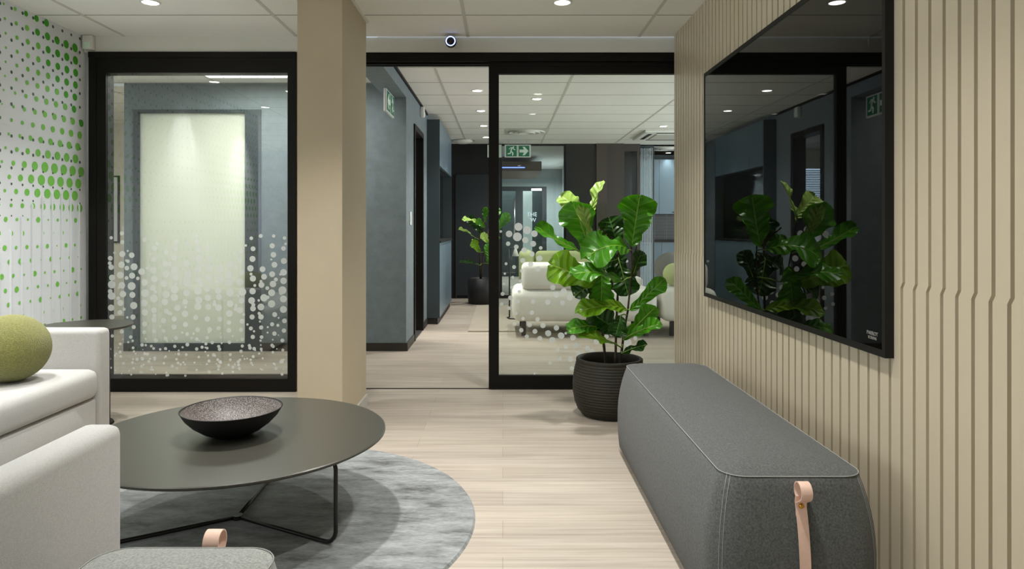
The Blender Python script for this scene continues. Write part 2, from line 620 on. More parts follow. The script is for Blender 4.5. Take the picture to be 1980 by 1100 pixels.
ceiling('ceiling', -5.2, 1.35, -2.6, 4.88, [-0.245 + 1.205 * k for k in range(-5, 3)], [4.38 - 0.602 * k for k in range(0, 13)])
ceiling('ceiling_lounge', -0.9, 5.2, 4.98, 11.2, [-0.571 + 1.19 * k for k in range(0, 6)], [5.825 + 0.605 * k for k in range(0, 10)])
ceiling('ceiling_corridor', -5.6, -1.1, 4.98, 6.48, [-1.46 - 1.19 * k for k in range(0, 4)], [5.2 + 0.62 * k for k in range(0, 3)])
ceiling('ceiling_meeting', -5.6, -1.02, 6.6, 12.0, [-1.46 - 1.19 * k for k in range(0, 4)], [6.9 + 0.6 * k for k in range(0, 9)])
ceiling('ceiling_lobby', -2.2, 5.2, 11.32, 17.6, [], [])

# dotted wall on the left (print, vertical ribs and all in one mesh)
random.seed(4)
bm = bmesh.new()
bx(bm, XL - 0.15, XL, 1.41, WY + 0.14, 0, CEIL)
for i in range(-34, 12):
    y = 3.86 + 0.0957 * i
    if not 1.45 < y < 4.84:
        continue
    # dark print dots sit on a square lattice
    for j in range(0, 26):
        z = 2.466 - 0.0955 * j
        if z < 0.12:
            continue
        r = 0.0105 if z > 1.6 else 0.0105 - 0.0065 * min(1, (1.6 - z) / 0.5)
        disc(bm, (XL + 0.0008, y + 0.0, z), r, 'x', 12, 3)
    # ribs whose tops follow a wave
    zt = 1.05 + 0.35 * math.cos((y + 0.01 - 4.6) * 2.9)
    seg = []
    for k in range(7):
        a = math.pi * k / 6
        seg.append((y - 0.012 + 0.0075 * math.cos(a), 0.010 * math.sin(a)))
    lo = [bm.verts.new((XL + d_, yy, 0.0)) for yy, d_ in seg]
    hi = [bm.verts.new((XL + d_, yy, zt - 0.02)) for yy, d_ in seg]
    tip = bm.verts.new((XL, y - 0.012, zt))
    for k in range(6):
        bm.faces.new((lo[k], lo[k + 1], hi[k + 1], hi[k]))
        bm.faces.new((hi[k], hi[k + 1], tip))
for r_ in range(0, 28):
    z = 2.472 - 0.0846 * r_
    if z < 0.12:
        continue
    sh = -0.002 * (r_ - 3) ** 2
    for i in range(-40, 26):
        y = 4.578 + sh + 0.0957 * i
        if not 1.45 < y < 4.835:
            continue
        t = (y - 4.0) / 0.45
        cyc = 0.5 + 0.5 * math.cos((y - 4.86) * 2.1)
        t = max(0.0, t) if y > 4.0 else 0.9 * cyc
        t = min(1.0, t) ** 0.85
        g = 0.78 + 0.25 * math.exp(-((z - 2.4) / 0.22) ** 2) + 0.75 * math.exp(-((z - 1.47) / 0.17) ** 2) + 0.25 * max(0, (y - 4.5) / 0.3)
        if z > 1.27:
            R = 0.003 + 0.0215 * t * g
        else:
            R = 0.0145 + 0.004 * math.sin(r_ * 2.1 + i * 1.7)
            if (r_ + i) % 2 and y > 4.25:
                R *= 0.55
        R = max(0.004, min(R, 0.0335))
        if z + R > CEIL:
            continue
        deep = (y - 4.2) / 0.6 + (z - 2.0) / 0.7
        disc(bm, (XL + 0.0014, y, z), R, 'x', 20, 1 if deep > 0.75 else 2)
wl = struct('wall_left', bm, [M['white_wall'], M['green_a'], M['green_b'], M['grey_dot']])

# bay left of the camera and the window wall behind it
struct('wall_return', box(-5.2, XL - 0.15, 1.41, 1.53, 0, CEIL), M['white_wall'])
bm = bmesh.new()
bx(bm, -5.2, -5.05, -2.6, 1.41, 0, 0.6); bx(bm, -5.2, -5.05, -2.6, 1.41, 2.3, CEIL)
bx(bm, -5.2, -5.05, -2.6, -2.35, 0.6, 2.3); bx(bm, -5.2, -5.05, 1.15, 1.41, 0.6, 2.3)
struct('wall_bay', bm, M['pale_wall'])
struct('wall_behind', box(-5.2, 1.35, -2.6, -2.5, 0, CEIL), M['pale_wall'])

# grooved panel wall on the right
bm = bmesh.new()
bx(bm, XR + 0.013, XR + 0.15, -2.5, 4.85, 0, CEIL)
G, PITCH, OFF = 0.014, 0.0632, 0.0105
k = -73
while True:
    c0 = 2.0735 + PITCH * k
    c1 = c0 + PITCH
    k += 1
    a, b = c0 + G / 2, c1 - G / 2
    if a > 4.84:
        break
    b2 = min(b, 4.85)
    bo = min(b + OFF, 4.85)
    poly_prism(bm, [(a + OFF, 0.0), (bo, 0.0), (bo, 0.975), (b2, 0.992), (b2, CEIL), (a, CEIL), (a, 0.992), (a + OFF, 0.975)], XR, XR + 0.0135, 'yz')
struct('wall_right', bm, M['slat'])

# column and the white header above the glazing
struct('wall_column', box(-1.135, -0.887, 3.83, 4.5, 0, CEIL), M['beige'])
bm = bmesh.new()
bx(bm, -0.887, -0.875, 3.83, 4.5, 0, 0.075)
struct('baseboard_column', bm, mat('grey_skirting', rgb(176, 172, 162), 0.6))
bm = bmesh.new()
bx(bm, -1.15, -0.872, 3.815, 4.515, CEIL - 0.012, CEIL)
struct('trim_1', bm, M['header'])
bm = bmesh.new()
bx(bm, XL, -1.44, 4.868, 5.0, 2.387, CEIL)
bx(bm, -1.44, XR + 0.14, 4.90, 5.0, 2.39, CEIL)
struct('wall_header', bm, M['header'])
struct('wall_pier', box(-1.45, -1.0, 4.88, 4.98, 0, 2.39), M['beige'])
struct('wall_partition', box(1.36, 5.2, 4.90, 5.0, 0, CEIL), M['white_wall'])


# ------------------------------------------------------------------ glazing
def frame_bm(x0, x1, y0, y1, z0, z1, l, r, b, t):
    bm = bmesh.new()
    bx(bm, x0, x0 + l, y0, y1, z0, z1); bx(bm, x1 - r, x1, y0, y1, z0, z1)
    bx(bm, x0 + l, x1 - r, y0, y1, z0, z0 + b); bx(bm, x0 + l, x1 - r, y0, y1, z1 - t, z1)
    return bm


wx0, wx1 = -2.905, -1.451
bm = frame_bm(wx0, wx1, WY, WY + 0.1, 0.0, 2.385, 0.122, 0.058, 0.09, 0.146)
# slim raised stop bead and lines in the profile
bx(bm, wx0, wx1, WY - 0.006, WY + 0.01, 2.345, 2.385)
bx(bm, wx0 + 0.05, wx0 + 0.056, WY - 0.004, WY, 0.0, 2.34)
bx(bm, wx0 + 0.122, wx1 - 0.058, WY + 0.03, WY + 0.055, 0.09, 0.115)
win = struct('window_1', bm, M['black_frame'])
obj('glass_pane', box(wx0 + 0.122, wx1 - 0.058, WY + 0.012, WY + 0.020, 0.09, 2.239), M['glass_coated'], win)
bm = bmesh.new()
random.seed(11)
gy = WY + 0.0105
x_lo, x_hi = wx0 + 0.13, wx1 - 0.066
spots = []
ncol = 17
for c in range(ncol):
    x = x_lo + 0.02 + (x_hi - x_lo - 0.04) * c / (ncol - 1)
    z = 0.16 + (0.03 if c % 2 else 0.0)
    while z < 1.12:
        u = (z - 0.12) / 1.0
        edge = abs((c / (ncol - 1)) - 0.45)
        top = 0.98 + 0.08 * math.sin(c * 1.7)
        if z > top and random.random() < 0.5:
            z += 0.075; continue
        big = math.exp(-((u - 0.62) / 0.36) ** 2)
        r = (0.007 + 0.0185 * big) * random.uniform(0.8, 1.12)
        spots.append((x + random.uniform(-0.012, 0.012), z + random.uniform(-0.01, 0.01), r))
        if random.random() < 0.42:
            spots.append((x + random.uniform(-0.045, 0.045), z + random.uniform(0.028, 0.045), r * random.uniform(0.35, 0.7)))
        z += random.uniform(0.058, 0.082)
for n_ in range(90):
    spots.append((random.uniform(x_lo + 0.02, x_hi - 0.02), random.uniform(0.11, 0.36), random.uniform(0.005, 0.0125)))
for i, (x, z, r) in enumerate(spots):
    x = min(max(x, x_lo + r), x_hi - r)
    z = max(z, 0.1 + r)
    disc(bm, (x, gy + 0.00001 * (i % 60), z), r, '-y', 20)
obj('frosted_dots', bm, M['dots'], win, recalc=False)

# header track over the door opening, with its lip, and floor track
bm = bmesh.new()
bx(bm, -1.0, XR + 0.14, DY - 0.03, DY + 0.1, 2.33, 2.39)
bx(bm, -1.0, XR + 0.14, DY - 0.034, DY - 0.03, 2.376, 2.39)
bx(bm, -1.0, -0.1, DY + 0.01, DY + 0.03, 2.315, 2.33)
bx(bm, -1.0, -0.1, DY + 0.06, DY + 0.08, 2.315, 2.33)
bx(bm, -1.03, -1.0, DY - 0.03, DY + 0.07, 0.0, 2.39)
struct('trim_2', bm, M['black_frame'])
struct('trim_3', box(-1.0, -0.1, DY + 0.02, DY + 0.036, 0, 0.004), M['black_frame'])
lx0, lx1 = -0.0992, 1.34
bm = frame_bm(lx0, lx1, DY, DY + 0.045, 0.004, 2.328, 0.072, 0.07, 0.095, 0.08)
bx(bm, lx0, lx1, DY - 0.005, DY, 2.30, 2.328)
door = struct('door_1', bm, M['black_frame'])
obj('glass_pane', box(lx0 + 0.072, lx1 - 0.07, DY + 0.012, DY + 0.02, 0.099, 2.248), M['glass'], door)
A = [(180, 163, 33), (103, 221, 27), (250, 190, 33), (310, 219, 27), (171, 245, 36), (236, 271, 26), (95, 301, 18), (162, 327, 19), (300, 302, 24), (227, 355, 23), (35, 201, 11), (362, 336, 15), (290, 385, 22), (352, 421, 25), (215, 438, 21), (280, 468, 22), (78, 465, 12), (144, 492, 16), (340, 508, 22), (206, 523, 14), (68, 546, 10), (133, 575, 12), (60, 629, 13), (196, 607, 15), (124, 659, 13), (187, 693, 14), (50, 712, 16), (114, 744, 19), (42, 795, 15), (174, 775, 17), (103, 829, 15), (218, 914, 14), (336, 920, 18), (148, 957, 16), (82, 1003, 8), (203, 1009, 18), (315, 1018, 20), (423, 1034, 25), (526, 1052, 25), (248, 1061, 17), (355, 1076, 20), (460, 1090, 24), (380, 970, 22), (490, 990, 22), (270, 965, 20), (160, 870, 14), (290, 865, 18), (420, 780, 22), (540, 785, 20), (460, 660, 22), (550, 690, 25), (490, 720, 22), (600, 740, 25), (300, 775, 18)]
B = [(413, 703, 18), (563, 738, 18), (470, 676, 20), (633, 757, 18), (543, 688, 18), (500, 745, 15), (446, 765, 15), (575, 785, 16), (527, 823, 17), (462, 820, 13), (400, 845, 12), (303, 912, 8), (535, 880, 14), (786, 660, 18), (753, 680, 14), (932, 692, 13), (985, 660, 6), (498, 661, 8), (690, 712, 18), (660, 775, 15), (600, 800, 18), (1130, 372, 11), (1078, 407, 7), (1025, 440, 14), (885, 720, 26), (970, 620, 12), (880, 210, 9)]
pts = [(960 + x / 4.233, 400 + y / 4.233, r / 4.233) for x, y, r in A] + [(940 + x / 3.235, 440 + y / 3.235, r / 3.235) for x, y, r in B]
bm = bmesh.new()
for i, (x, y, r) in enumerate(pts):
    p = P(x, y, DY + 0.011)
    rr = r * DY / F
    if p.x - rr < lx0 + 0.074:
        p.x = lx0 + 0.074 + rr
    disc(bm, (p.x, DY + 0.0105 + 0.00002 * (i % 20), p.z), rr, '-y', 24)
obj('frosted_dots', bm, M['dots'], door, recalc=False)

# ------------------------------------------------------------------ corridor behind the left glass
BW = 6.46           # blue-grey wall across the corridor
bm = bmesh.new()
bx(bm, -3.53, -3.44, BW, BW + 0.12, 0, CEIL)
bx(bm, -2.25, -1.1, BW, BW + 0.12, 0, CEIL)
bx(bm, -3.44, -2.25, BW, BW + 0.12, 2.25, CEIL)
bx(bm, -1.1, -0.9, BW, 7.0, 0, CEIL)            # pier and the wall running into the lounge
bx(bm, -1.02, -0.9, 7.78, 11.2, 0, CEIL)
bx(bm, -1.02, -0.9, 7.0, 7.78, 2.2, CEIL)
bx(bm, -1.1, -0.9, 4.98, BW, 2.365, CEIL)      # beam bridging the corridor mouth
struct('wall_corridor', bm, M['blue_wall'])
bm = bmesh.new()
bx(bm, -2.25, -0.885, BW - 0.012, BW, 0, 0.075)
bx(bm, -3.53, -3.44, BW - 0.012, BW, 0, 0.075)
bx(bm, -0.9, -0.888, BW, 6.98, 0, 0.075)
bx(bm, -0.9, -0.888, 7.86, 8.2, 0, 0.075)
struct('baseboard_corridor', bm, M['skirting'])
struct('trim_7', box(-0.9, -0.882, 4.98, 8.2, CEIL - 0.022, CEIL), M['black_frame'])
bm = frame_bm(-3.44, -2.25, BW - 0.01, BW + 0.09, 0.0, 2.25, 0.045, 0.15, 0.07, 0.03)
w2 = struct('window_2', bm, M['blue_cab_dark'])
obj('frosted_pane', box(-3.395, -2.40, BW + 0.03, BW + 0.04, 0.07, 2.22), M['frost'], w2)
struct('wall_corridor_left', box(-5.7, -5.6, 4.98, 12.0, 0, CEIL), M['cream_wall'])
struct('wall_meeting', box(-5.2, -1.02, 11.9, 12.0, 0, CEIL), M['cream_wall'])
struct('wall_passage', box(-3.53, -3.43, BW + 0.12, 11.9, 0, CEIL), M['cream_wall'])

# door in the wall of the lounge passage: frame with an open doorway to the meeting room
bm = bmesh.new()
bx(bm, -1.03, -0.885, 7.0, 7.06, 0, 2.2); bx(bm, -1.03, -0.885, 7.72, 7.78, 0, 2.2); bx(bm, -1.03, -0.885, 7.06, 7.72, 2.14, 2.2)
d2 = struct('door_2', bm, M['black_frame'])
bm = bmesh.new()
bx(bm, -1.70, -1.035, 7.065, 7.105, 0.01, 2.14)
obj('door_leaf', bm, M['black_frame'], d2)
tb = bmesh.new()
tube(tb, [(-1.64, 7.105, 0.95), (-1.64, 7.15, 0.95), (-1.54, 7.15, 0.95)], 0.009)
obj('door_handle', tb, M['steel'], d2, True)
struct('trim_4', box(-1.02, -0.89, 7.0, 7.78, 0, 0.006), M['steel'])

# far lounge walls
LY = 11.2
bm = bmesh.new()
bx(bm, -0.9, -0.04, LY, LY + 0.12, 0, CEIL)
struct('wall_lounge_far', bm, M['dark_wall'])
bm = bmesh.new()
bx(bm, -0.74, -0.05, LY - 0.03, LY - 0.001, 0.05, 1.98)
bx(bm, -0.76, -0.74, LY - 0.035, LY - 0.001, 0.0, 2.0)
bx(bm, -0.76, -0.05, LY - 0.035, LY - 0.001, 1.98, 2.0)
d3 = struct('door_3', bm, M['dark_door'])
struct('wall_lounge_black', box(1.02, 1.51, LY - 0.02, LY + 0.12, 0, CEIL), M['dark_wall'])
struct('wall_lounge_brown', box(1.51, 1.95, LY - 0.05, LY + 0.12, 0, CEIL), M['brown_panel'])
bm = frame_bm(-0.04, 1.02, LY, LY + 0.06, 0, CEIL, 0.03, 0.03, 0.05, 0.03)
w3 = struct('window_3', bm, M['black_frame'])
obj('glass_pane', box(-0.01, 0.99, LY + 0.02, LY + 0.03, 0.05, CEIL - 0.03), M['glass'], w3)
bm = frame_bm(1.95, 2.22, LY, LY + 0.06, 0, CEIL, 0.02, 0.05, 0.05, 0.12)
w4 = struct('window_4', bm, M['brown_panel'])
obj('glass_pane', box(1.97, 2.17, LY + 0.02, LY + 0.03, 0.05, CEIL - 0.12), M['glass'], w4)
struct('wall_lounge_right', box(5.1, 5.2, 5.0, 17.6, 0, CEIL), M['pale_wall'])

# lobby beyond the far glass
bm = bmesh.new()
bx(bm, -2.2, -0.22, 16.1, 16.2, 0, CEIL); bx(bm, 1.02, 2.2, 16.1, 16.2, 0, CEIL); bx(bm, -0.22, 1.02, 16.1, 16.2, 2.09, CEIL)
struct('wall_lobby_far', bm, M['grey_wall'])
struct('wall_entrance', box(-2.2, 2.2, 17.5, 17.6, 0, CEIL), M['blue_cab_dark'])
struct('wall_entrance_pier', box(0.49, 0.72, 16.9, 17.1, 0, CEIL), M['white_wall'])
struct('wall_lobby_left', box(-2.2, -2.1, 11.4, 16.2, 0, CEIL), M['grey_wall'])
bm = bmesh.new(); bx(bm, 1.38, 1.5, 13.2, 16.2, 0, CEIL)
struct('wall_lobby_right', bm, M['pale_wall'])
bm = bmesh.new()
bx(bm, -2.0, 0.74, 13.2, 15.4, 2.22, 2.40)
lob = struct('trim_5', bm, M['wood_feature'])
obj('led_strip', box(-2.0, 0.42, 13.19, 13.2, 2.275, 2.292), M['blue_led'], lob)
bm = frame_bm(-0.22, 1.02, 16.1, 16.2, 0, 2.09, 0.09, 0.1, 0.08, 0.1)
bx(bm, 0.3, 0.47, 16.1, 16.2, 0.08, 1.99)
d4 = struct('door_4', bm, M['dark_door'])
obj('glass_pane', box(-0.13, 0.30, 16.14, 16.15, 0.08, 1.99), M['glass'], d4)
obj('glass_pane', box(0.47, 0.92, 16.14, 16.15, 0.08, 1.99), M['glass'], d4)
obj('door_closer', box(0.66, 0.9, 16.03, 16.1, 1.99, 2.04), M['steel'], d4)
tb = bmesh.new(); tube(tb, [(0.27, 16.05, 0.9), (0.27, 16.05, 1.8)], 0.03)
obj('door_pull', tb, M['steel'], d4, True)
bm = text_bm('THE', 0.13, 0.001)
bmesh.ops.rotate(bm, verts=bm.verts, matrix=Matrix.Rotation(math.pi / 2, 3, 'X'))
bmesh.ops.translate(bm, verts=bm.verts, vec=(0.68, 16.135, 1.40))
b2 = text_bm('W', 0.13, 0.001)
bmesh.ops.rotate(b2, verts=b2.verts, matrix=Matrix.Rotation(math.pi / 2, 3, 'X'))
bmesh.ops.translate(b2, verts=b2.verts, vec=(0.71, 16.135, 1.27))
me = bpy.data.meshes.new('t'); b2.to_mesh(me); b2.free(); bm.from_mesh(me); bpy.data.meshes.remove(me)
obj('lettering', bm, M['pale_wall'], d4)

# ------------------------------------------------------------------ ceiling lights
def downlight(x, y, power, label, group, r=0.045, spot=1.75, color=(1.0, 0.985, 0.96), z=CEIL):
    t = thing('downlight', label, 'ceiling light', (x, y, z), 0, group)
    bm = bmesh.new()
    lathe(bm, [(r, -0.001), (r + 0.004, -0.006), (r + 0.014, -0.004), (r + 0.016, 0.0)], n=32)
    obj('trim_ring', bm, M['white_plastic'], t, True)
    bm = bmesh.new()
    lathe(bm, [(0.0, -0.003), (r, -0.003)], n=32)
    obj('lens', bm, M['lens_on'], t)
    d = bpy.data.lights.new('downlight_lamp', 'SPOT')
    d.energy = power
    d.spot_size = spot
    d.spot_blend = 1.0
    d.shadow_soft_size = 0.05
    d.color = color
    o = bpy.data.objects.new('lamp', d)
    COL.objects.link(o)
    o.parent = t
    o.location = (0, 0, -0.02)
    return t


UN = 'small round recessed ceiling downlight of the seating room above the photo'
for X in (-2.10, -0.87, 0.355):
    for Y in (4.13, 2.9, 1.67):
        if X == -0.87 and Y == 4.13:
            continue
        if Y == 4.13:
            lab = 'lit round downlight in the ceiling left of the beige column' if X < 0 else 'lit round downlight in the ceiling above the sliding glass door'
            downlight(X, Y, P_DOWN, lab, 'ceiling downlights of the seating room')
        else:
            downlight(X, Y, P_DOWN * (1.9 if X == -0.87 and Y == 2.9 else 0.35 if Y == 1.67 and X < 0 else 1.0), UN, 'downlights above the frame')
for Y in (3.35, 1.99):
    w_ = downlight(-2.66, Y, P_SCALLOP, 'small round recessed ceiling downlight washing the green dotted wall', 'wall washers', spot=1.25, color=(1, 0.98, 0.95))
    [c for c in w_.children if c.type == 'LIGHT'][0].rotation_euler = (0, 0.22, 0)
names = ['nearest', 'second', 'third', 'farthest']
for i, Y in enumerate((6.81, 8.0, 9.19, 10.36)):
    downlight(-0.25, Y, P_LOUNGE, '%s lit downlight of the row over the lounge, seen through the doorway' % names[i], 'row of lounge downlights', color=(1, 0.97, 0.93))
downlight(0.357, 7.25, P_LOUNGE * 0.8, 'lit downlight in the lounge ceiling seen through the sliding glass, above the fig', 'lounge downlights behind glass', color=(1, 0.97, 0.93))
downlight(2.14, 9.23, P_LOUNGE * 0.8, 'lit downlight in the lounge ceiling just before the white air conditioner', 'lounge downlights behind glass', color=(1, 0.97, 0.93))
downlight(3.0, 12.55, 12, 'lit downlight washing the blue kitchen cabinets at the far right', 'kitchen downlights', spot=1.6, color=(0.95, 0.98, 1.0))


def louvre_light(x0, x1, y0, y1, label, power):
    t = thing('louvre_light', label, 'ceiling light', ((x0 + x1) / 2, (y0 + y1) / 2, CEIL), 0)
    w, h = (x1 - x0) / 2, (y1 - y0) / 2
    obj('housing', frame_bm2(-w, w, -h, h, -0.02, 0.0, 0.02), M['white_plastic'], t)
    obj('diffuser', box(-w + 0.02, w - 0.02, -h + 0.02, h - 0.02, -0.006, -0.002), M['louvre'], t)
    bm = bmesh.new()
    n = 8
    for i in range(1, n):
        xx = -w + 2 * w * i / n
        bx(bm, xx - 0.003, xx + 0.003, -h + 0.02, h - 0.02, -0.02, -0.006)
    for i in range(1, 4):
        yy = -h + 2 * h * i / 4
        bx(bm, -w + 0.02, w - 0.02, yy - 0.003, yy + 0.003, -0.02, -0.006)
    obj('louvre', bm, M['steel'], t)
    area('lamp', (0, 0, -0.03), (0, 0, 0), 2 * w - 0.06, 2 * h - 0.06, power, (1, 0.98, 0.94), t)
    return t


def frame_bm2(x0, x1, y0, y1, z0, z1, w):
    bm = bmesh.new()
    bx(bm, x0, x0 + w, y0, y1, z0, z1); bx(bm, x1 - w, x1, y0, y1, z0, z1)
    bx(bm, x0 + w, x1 - w, y0, y0 + w, z0, z1); bx(bm, x0 + w, x1 - w, y1 - w, y1, z0, z1)
    return bm


louvre_light(-2.62, -1.42, 5.56, 6.16, 'bright white louvred ceiling light in the corridor behind the left glass', 12)
louvre_light(-5.4, -4.8, 5.2, 6.3, 'added unseen louvred ceiling light in the corridor corner far left of the frosted pane', 22)  # added lamp, kept out of view, to light the left passage
louvre_light(-2.9, -1.7, 7.4, 8.0, 'white louvred ceiling light in the meeting room behind the frosted pane', 40)
area('lobby_lamp', (0.9, 14.6, 2.19), (0, 0, 0), 0.3, 1.6, 55, (0.9, 0.96, 1))
area('entrance_fill', (0.4, 16.9, 2.45), (0, 0, 0), 1.2, 0.5, 30, (0.92, 0.97, 1))  # added fill without a fixture, lights the space behind the doors
area('kitchen_lamp', (3.6, 11.9, 2.45), (0, 0, 0), 1.6, 0.6, 14, (0.96, 0.98, 1))

# ------------------------------------------------------------------ small fittings
# camera on the header
cm = thing('security_camera', 'small round camera with a blue glowing ring on the header above the door', 'camera', tuple(P(872, 82, 4.82)))
cr = 11 * 4.82 / F
bm = bmesh.new()
lathe(bm, [(0, 0.02), (cr * 0.8, 0.018), (cr, 0.0), (cr, -0.03), (cr * 0.9, -0.036), (0, -0.036)], n=32)
bmesh.ops.rotate(bm, verts=bm.verts, matrix=Matrix.Rotation(-math.pi / 2, 3, 'X'))
obj('housing', bm, M['black_gloss'], cm, True)
bm = bmesh.new()
pts = [(cr * 0.78 * math.cos(2 * math.pi * k / 40), -0.0375, cr * 0.78 * math.sin(2 * math.pi * k / 40)) for k in range(40)]
tube(bm, pts, 0.0035, 8, True)
obj('light_ring', bm, emit('camera_ring', (0.35, 0.45, 1.0, 1), 2.5), cm, True)
bm = bmesh.new()
lathe(bm, [(0, 0.0), (cr * 0.5, 0.0), (cr * 0.5, -0.008), (0, -0.012)], n=24)
bmesh.ops.rotate(bm, verts=bm.verts, matrix=Matrix.Rotation(math.pi / 2, 3, 'X'))
bmesh.ops.translate(bm, verts=bm.verts, vec=(0, -0.035, 0))
obj('camera_lens', bm, M['screen'], cm, True)
bm = bmesh.new()
tube(bm, [(0.004, 0.03, 0.01), (0.004, 0.045, 0.05), (0.004, 0.045, 0.078)], 0.012)
lathe(bm, [(0, 0.073), (0.03, 0.073), (0.03, 0.08), (0, 0.08)], 0.004, 0.045, 0, 24)
bx(bm, -0.012, 0.018, 0.03, 0.08, -0.02, 0.01)
obj('bracket', bm, M['white_plastic'], cm)


def sensor(loc, rotz, label, h=0.11, w=0.055):
    t = thing('motion_sensor', label, 'sensor', loc, rotz)
    bm = rbox(-w / 2, w / 2, -0.045, 0.0, -h / 2, h / 2, 0.008, 3)
    obj('housing', bm, M['white_plastic'], t, True)
    bm = rbox(-w * 0.36, w * 0.36, -0.05, -0.04, -h * 0.40, h * 0.02, 0.004, 2)
    obj('sensor_window', bm, M['sign_white'], t, True)
    return t


sensor((-2.895, 4.868, 2.445), 0, 'white motion sensor in the ceiling corner beside the green dotted wall', 0.1, 0.07)
sensor((-0.90, 7.58, 2.41), math.pi / 2, 'white motion sensor high on the blue lounge wall by the doorway', 0.11, 0.08)

# light switch on the lounge passage wall
sw = thing('light_switch', 'white light switch on the blue wall beside the passage doorway', 'switch', (-0.90, 6.74, 1.24))
obj('plate', rbox(0, 0.009, -0.04, 0.04, -0.065, 0.065, 0.003, 2), M['white_plastic'], sw)
obj('rocker', rbox(0.008, 0.013, -0.016, 0.016, -0.03, 0.03, 0.002, 2), M['sign_white'], sw)

MAN = [[(0.60, 0.86), (0.64, 0.79), (0.72, 0.79), (0.77, 0.86), (0.74, 0.93), (0.66, 0.94)],
       [(0.40, 0.78), (0.62, 0.76), (0.72, 0.62), (0.84, 0.58), (0.88, 0.64), (0.76, 0.70), (0.66, 0.83), (0.44, 0.86), (0.26, 0.70), (0.31, 0.63)],
       [(0.46, 0.80), (0.62, 0.77), (0.52, 0.52), (0.70, 0.34), (0.66, 0.08), (0.56, 0.08), (0.57, 0.30), (0.40, 0.46)],
       [(0.40, 0.52), (0.52, 0.50), (0.42, 0.22), (0.14, 0.20), (0.14, 0.29), (0.34, 0.30)]]
ARROW = [(0.08, 0.36), (0.5, 0.36), (0.36, 0.1), (0.56, 0.1), (0.92, 0.5), (0.56, 0.9), (0.36, 0.9), (0.5, 0.64), (0.08, 0.64)]


def exit_sign(name, label, loc, w, h, thick, rotz, rods=0.0, flip=False):
    """sign in the local xz plane, facing -y"""
    t = thing(name, label, 'sign', loc, rotz)
    obj('frame', rbox(-w / 2, w / 2, 0, thick, -h / 2, h / 2, 0.006, 2), M['sign_frame'], t)
    s = h * 0.84
    ol, orr = -w / 2 + (w / 2 - s) * 0.6, w / 2 - s - (w / 2 - s) * 0.6
    fx = (lambda x: 1 - x) if flip else (lambda x: x)
    for k, ox in ((0, orr if flip else ol), (1, ol if flip else orr)):
        bm = box(ox, ox + s, -0.002, 0.001, -s / 2, s / 2)
        p = obj('running_man_panel' if k == 0 else 'arrow_panel', bm, M['sign_green'], t)
        bm = bmesh.new()
        if k == 0:
            for q in MAN:
                poly_prism(bm, [(ox + fx(x) * s, -s / 2 + z * s) for x, z in q], -0.0045, -0.001, 'xz')
        else:
            poly_prism(bm, [(ox + fx(x) * s, -s / 2 + z * s) for x, z in ARROW], -0.0045, -0.001, 'xz')
        obj('running_man' if k == 0 else 'arrow', bm, M['sign_white'], p)
    if rods:
        for sx in (-0.35, 0.35):
            bm = bmesh.new()
            tube(bm, [(sx * w, thick / 2, h / 2 - 0.004), (sx * w, thick / 2, h / 2 + rods)], 0.003, 8)
            obj('hanger', bm, M['steel'], t)
    return t


exit_sign('exit_sign', 'green running man exit sign hung edge-on under the dark corridor beam', (-1.0, 6.175, 2.255), 0.43, 0.2, 0.024, math.pi / 2, 0.012, True)
exit_sign('exit_sign', 'green and white exit sign with right arrow behind the sliding glass door', tuple(P(1001, 292, 10.6)), 0.40, 0.195, 0.03, 0, 0.155)
# edge of the second sign half hidden by the door stile
fs = thing('wall_sign', 'white sign with red mark half hidden by the black door stile', 'sign', tuple(P(957, 292, 10.9)))
obj('plate', rbox(-0.12, 0.105, 0, 0.02, -0.1, 0.1, 0.006, 2), M['sign_white'], fs)
bm = bmesh.new(); poly_prism(bm, [(-0.06, -0.06), (0.03, -0.06), (0.05, 0.0), (0.03, 0.06), (-0.06, 0.06)], -0.003, 0.001, 'xz')
obj('red_symbol', bm, mat('sign_red', rgb(170, 30, 50), 0.4), fs)
bm = bmesh.new(); tube(bm, [(-0.05, 0.01, 0.09), (-0.05, 0.01, CEIL - fs.location.z)], 0.003, 8)
obj('hanger', bm, M['steel'], fs)

# air diffusers, cassette and dome light in the lounge ceiling


def diffuser(x0, y0, s, label):
    t = thing('air_diffuser', label, 'air vent', (x0 + s / 2, y0 + s / 2, CEIL))
    h = s / 2
    obj('plate', box(-h, h, -h, h, -0.006, 0), M['tbar'], t)
    bm = bmesh.new()
    for r0, z0 in ((0.26, -0.02), (0.19, -0.026), (0.12, -0.032)):
        lathe(bm, [(r0 - 0.05, -0.006), (r0 - 0.01, z0), (r0, z0), (r0 - 0.005, -0.006)], n=40)
    obj('cone', bm, M['white_plastic'], t, True)
    return t


diffuser(0.04, 9.46, 0.6, 'round white air diffuser in the lounge ceiling above the exit sign')
diffuser(2.5, 11.55, 0.6, 'round white air diffuser in the kitchen ceiling at the far right')
ac = thing('air_conditioner', 'square white ceiling cassette air conditioner near the slatted wall', 'air conditioner', (2.45, 10.05, CEIL))
obj('panel', rbox(-0.48, 0.48, -0.47, 0.47, -0.035, 0, 0.012, 2), M['white_plastic'], ac)
bm = bmesh.new()
for a in range(4):
    c_ = Matrix.Rotation(a * math.pi / 2, 3, 'Z')
    b0 = bmesh.new(); bx(b0, -0.3, 0.3, 0.345, 0.40, -0.038, -0.03)
    bmesh.ops.rotate(b0, verts=b0.verts, matrix=c_)
    me = bpy.data.meshes.new('t'); b0.to_mesh(me); b0.free(); bm.from_mesh(me); bpy.data.meshes.remove(me)
obj('air_slot', bm, M['dark_wall'], ac)
obj('return_grille', rbox(-0.28, 0.28, -0.28, 0.28, -0.045, -0.03, 0.006, 2), M['tbar'], ac)
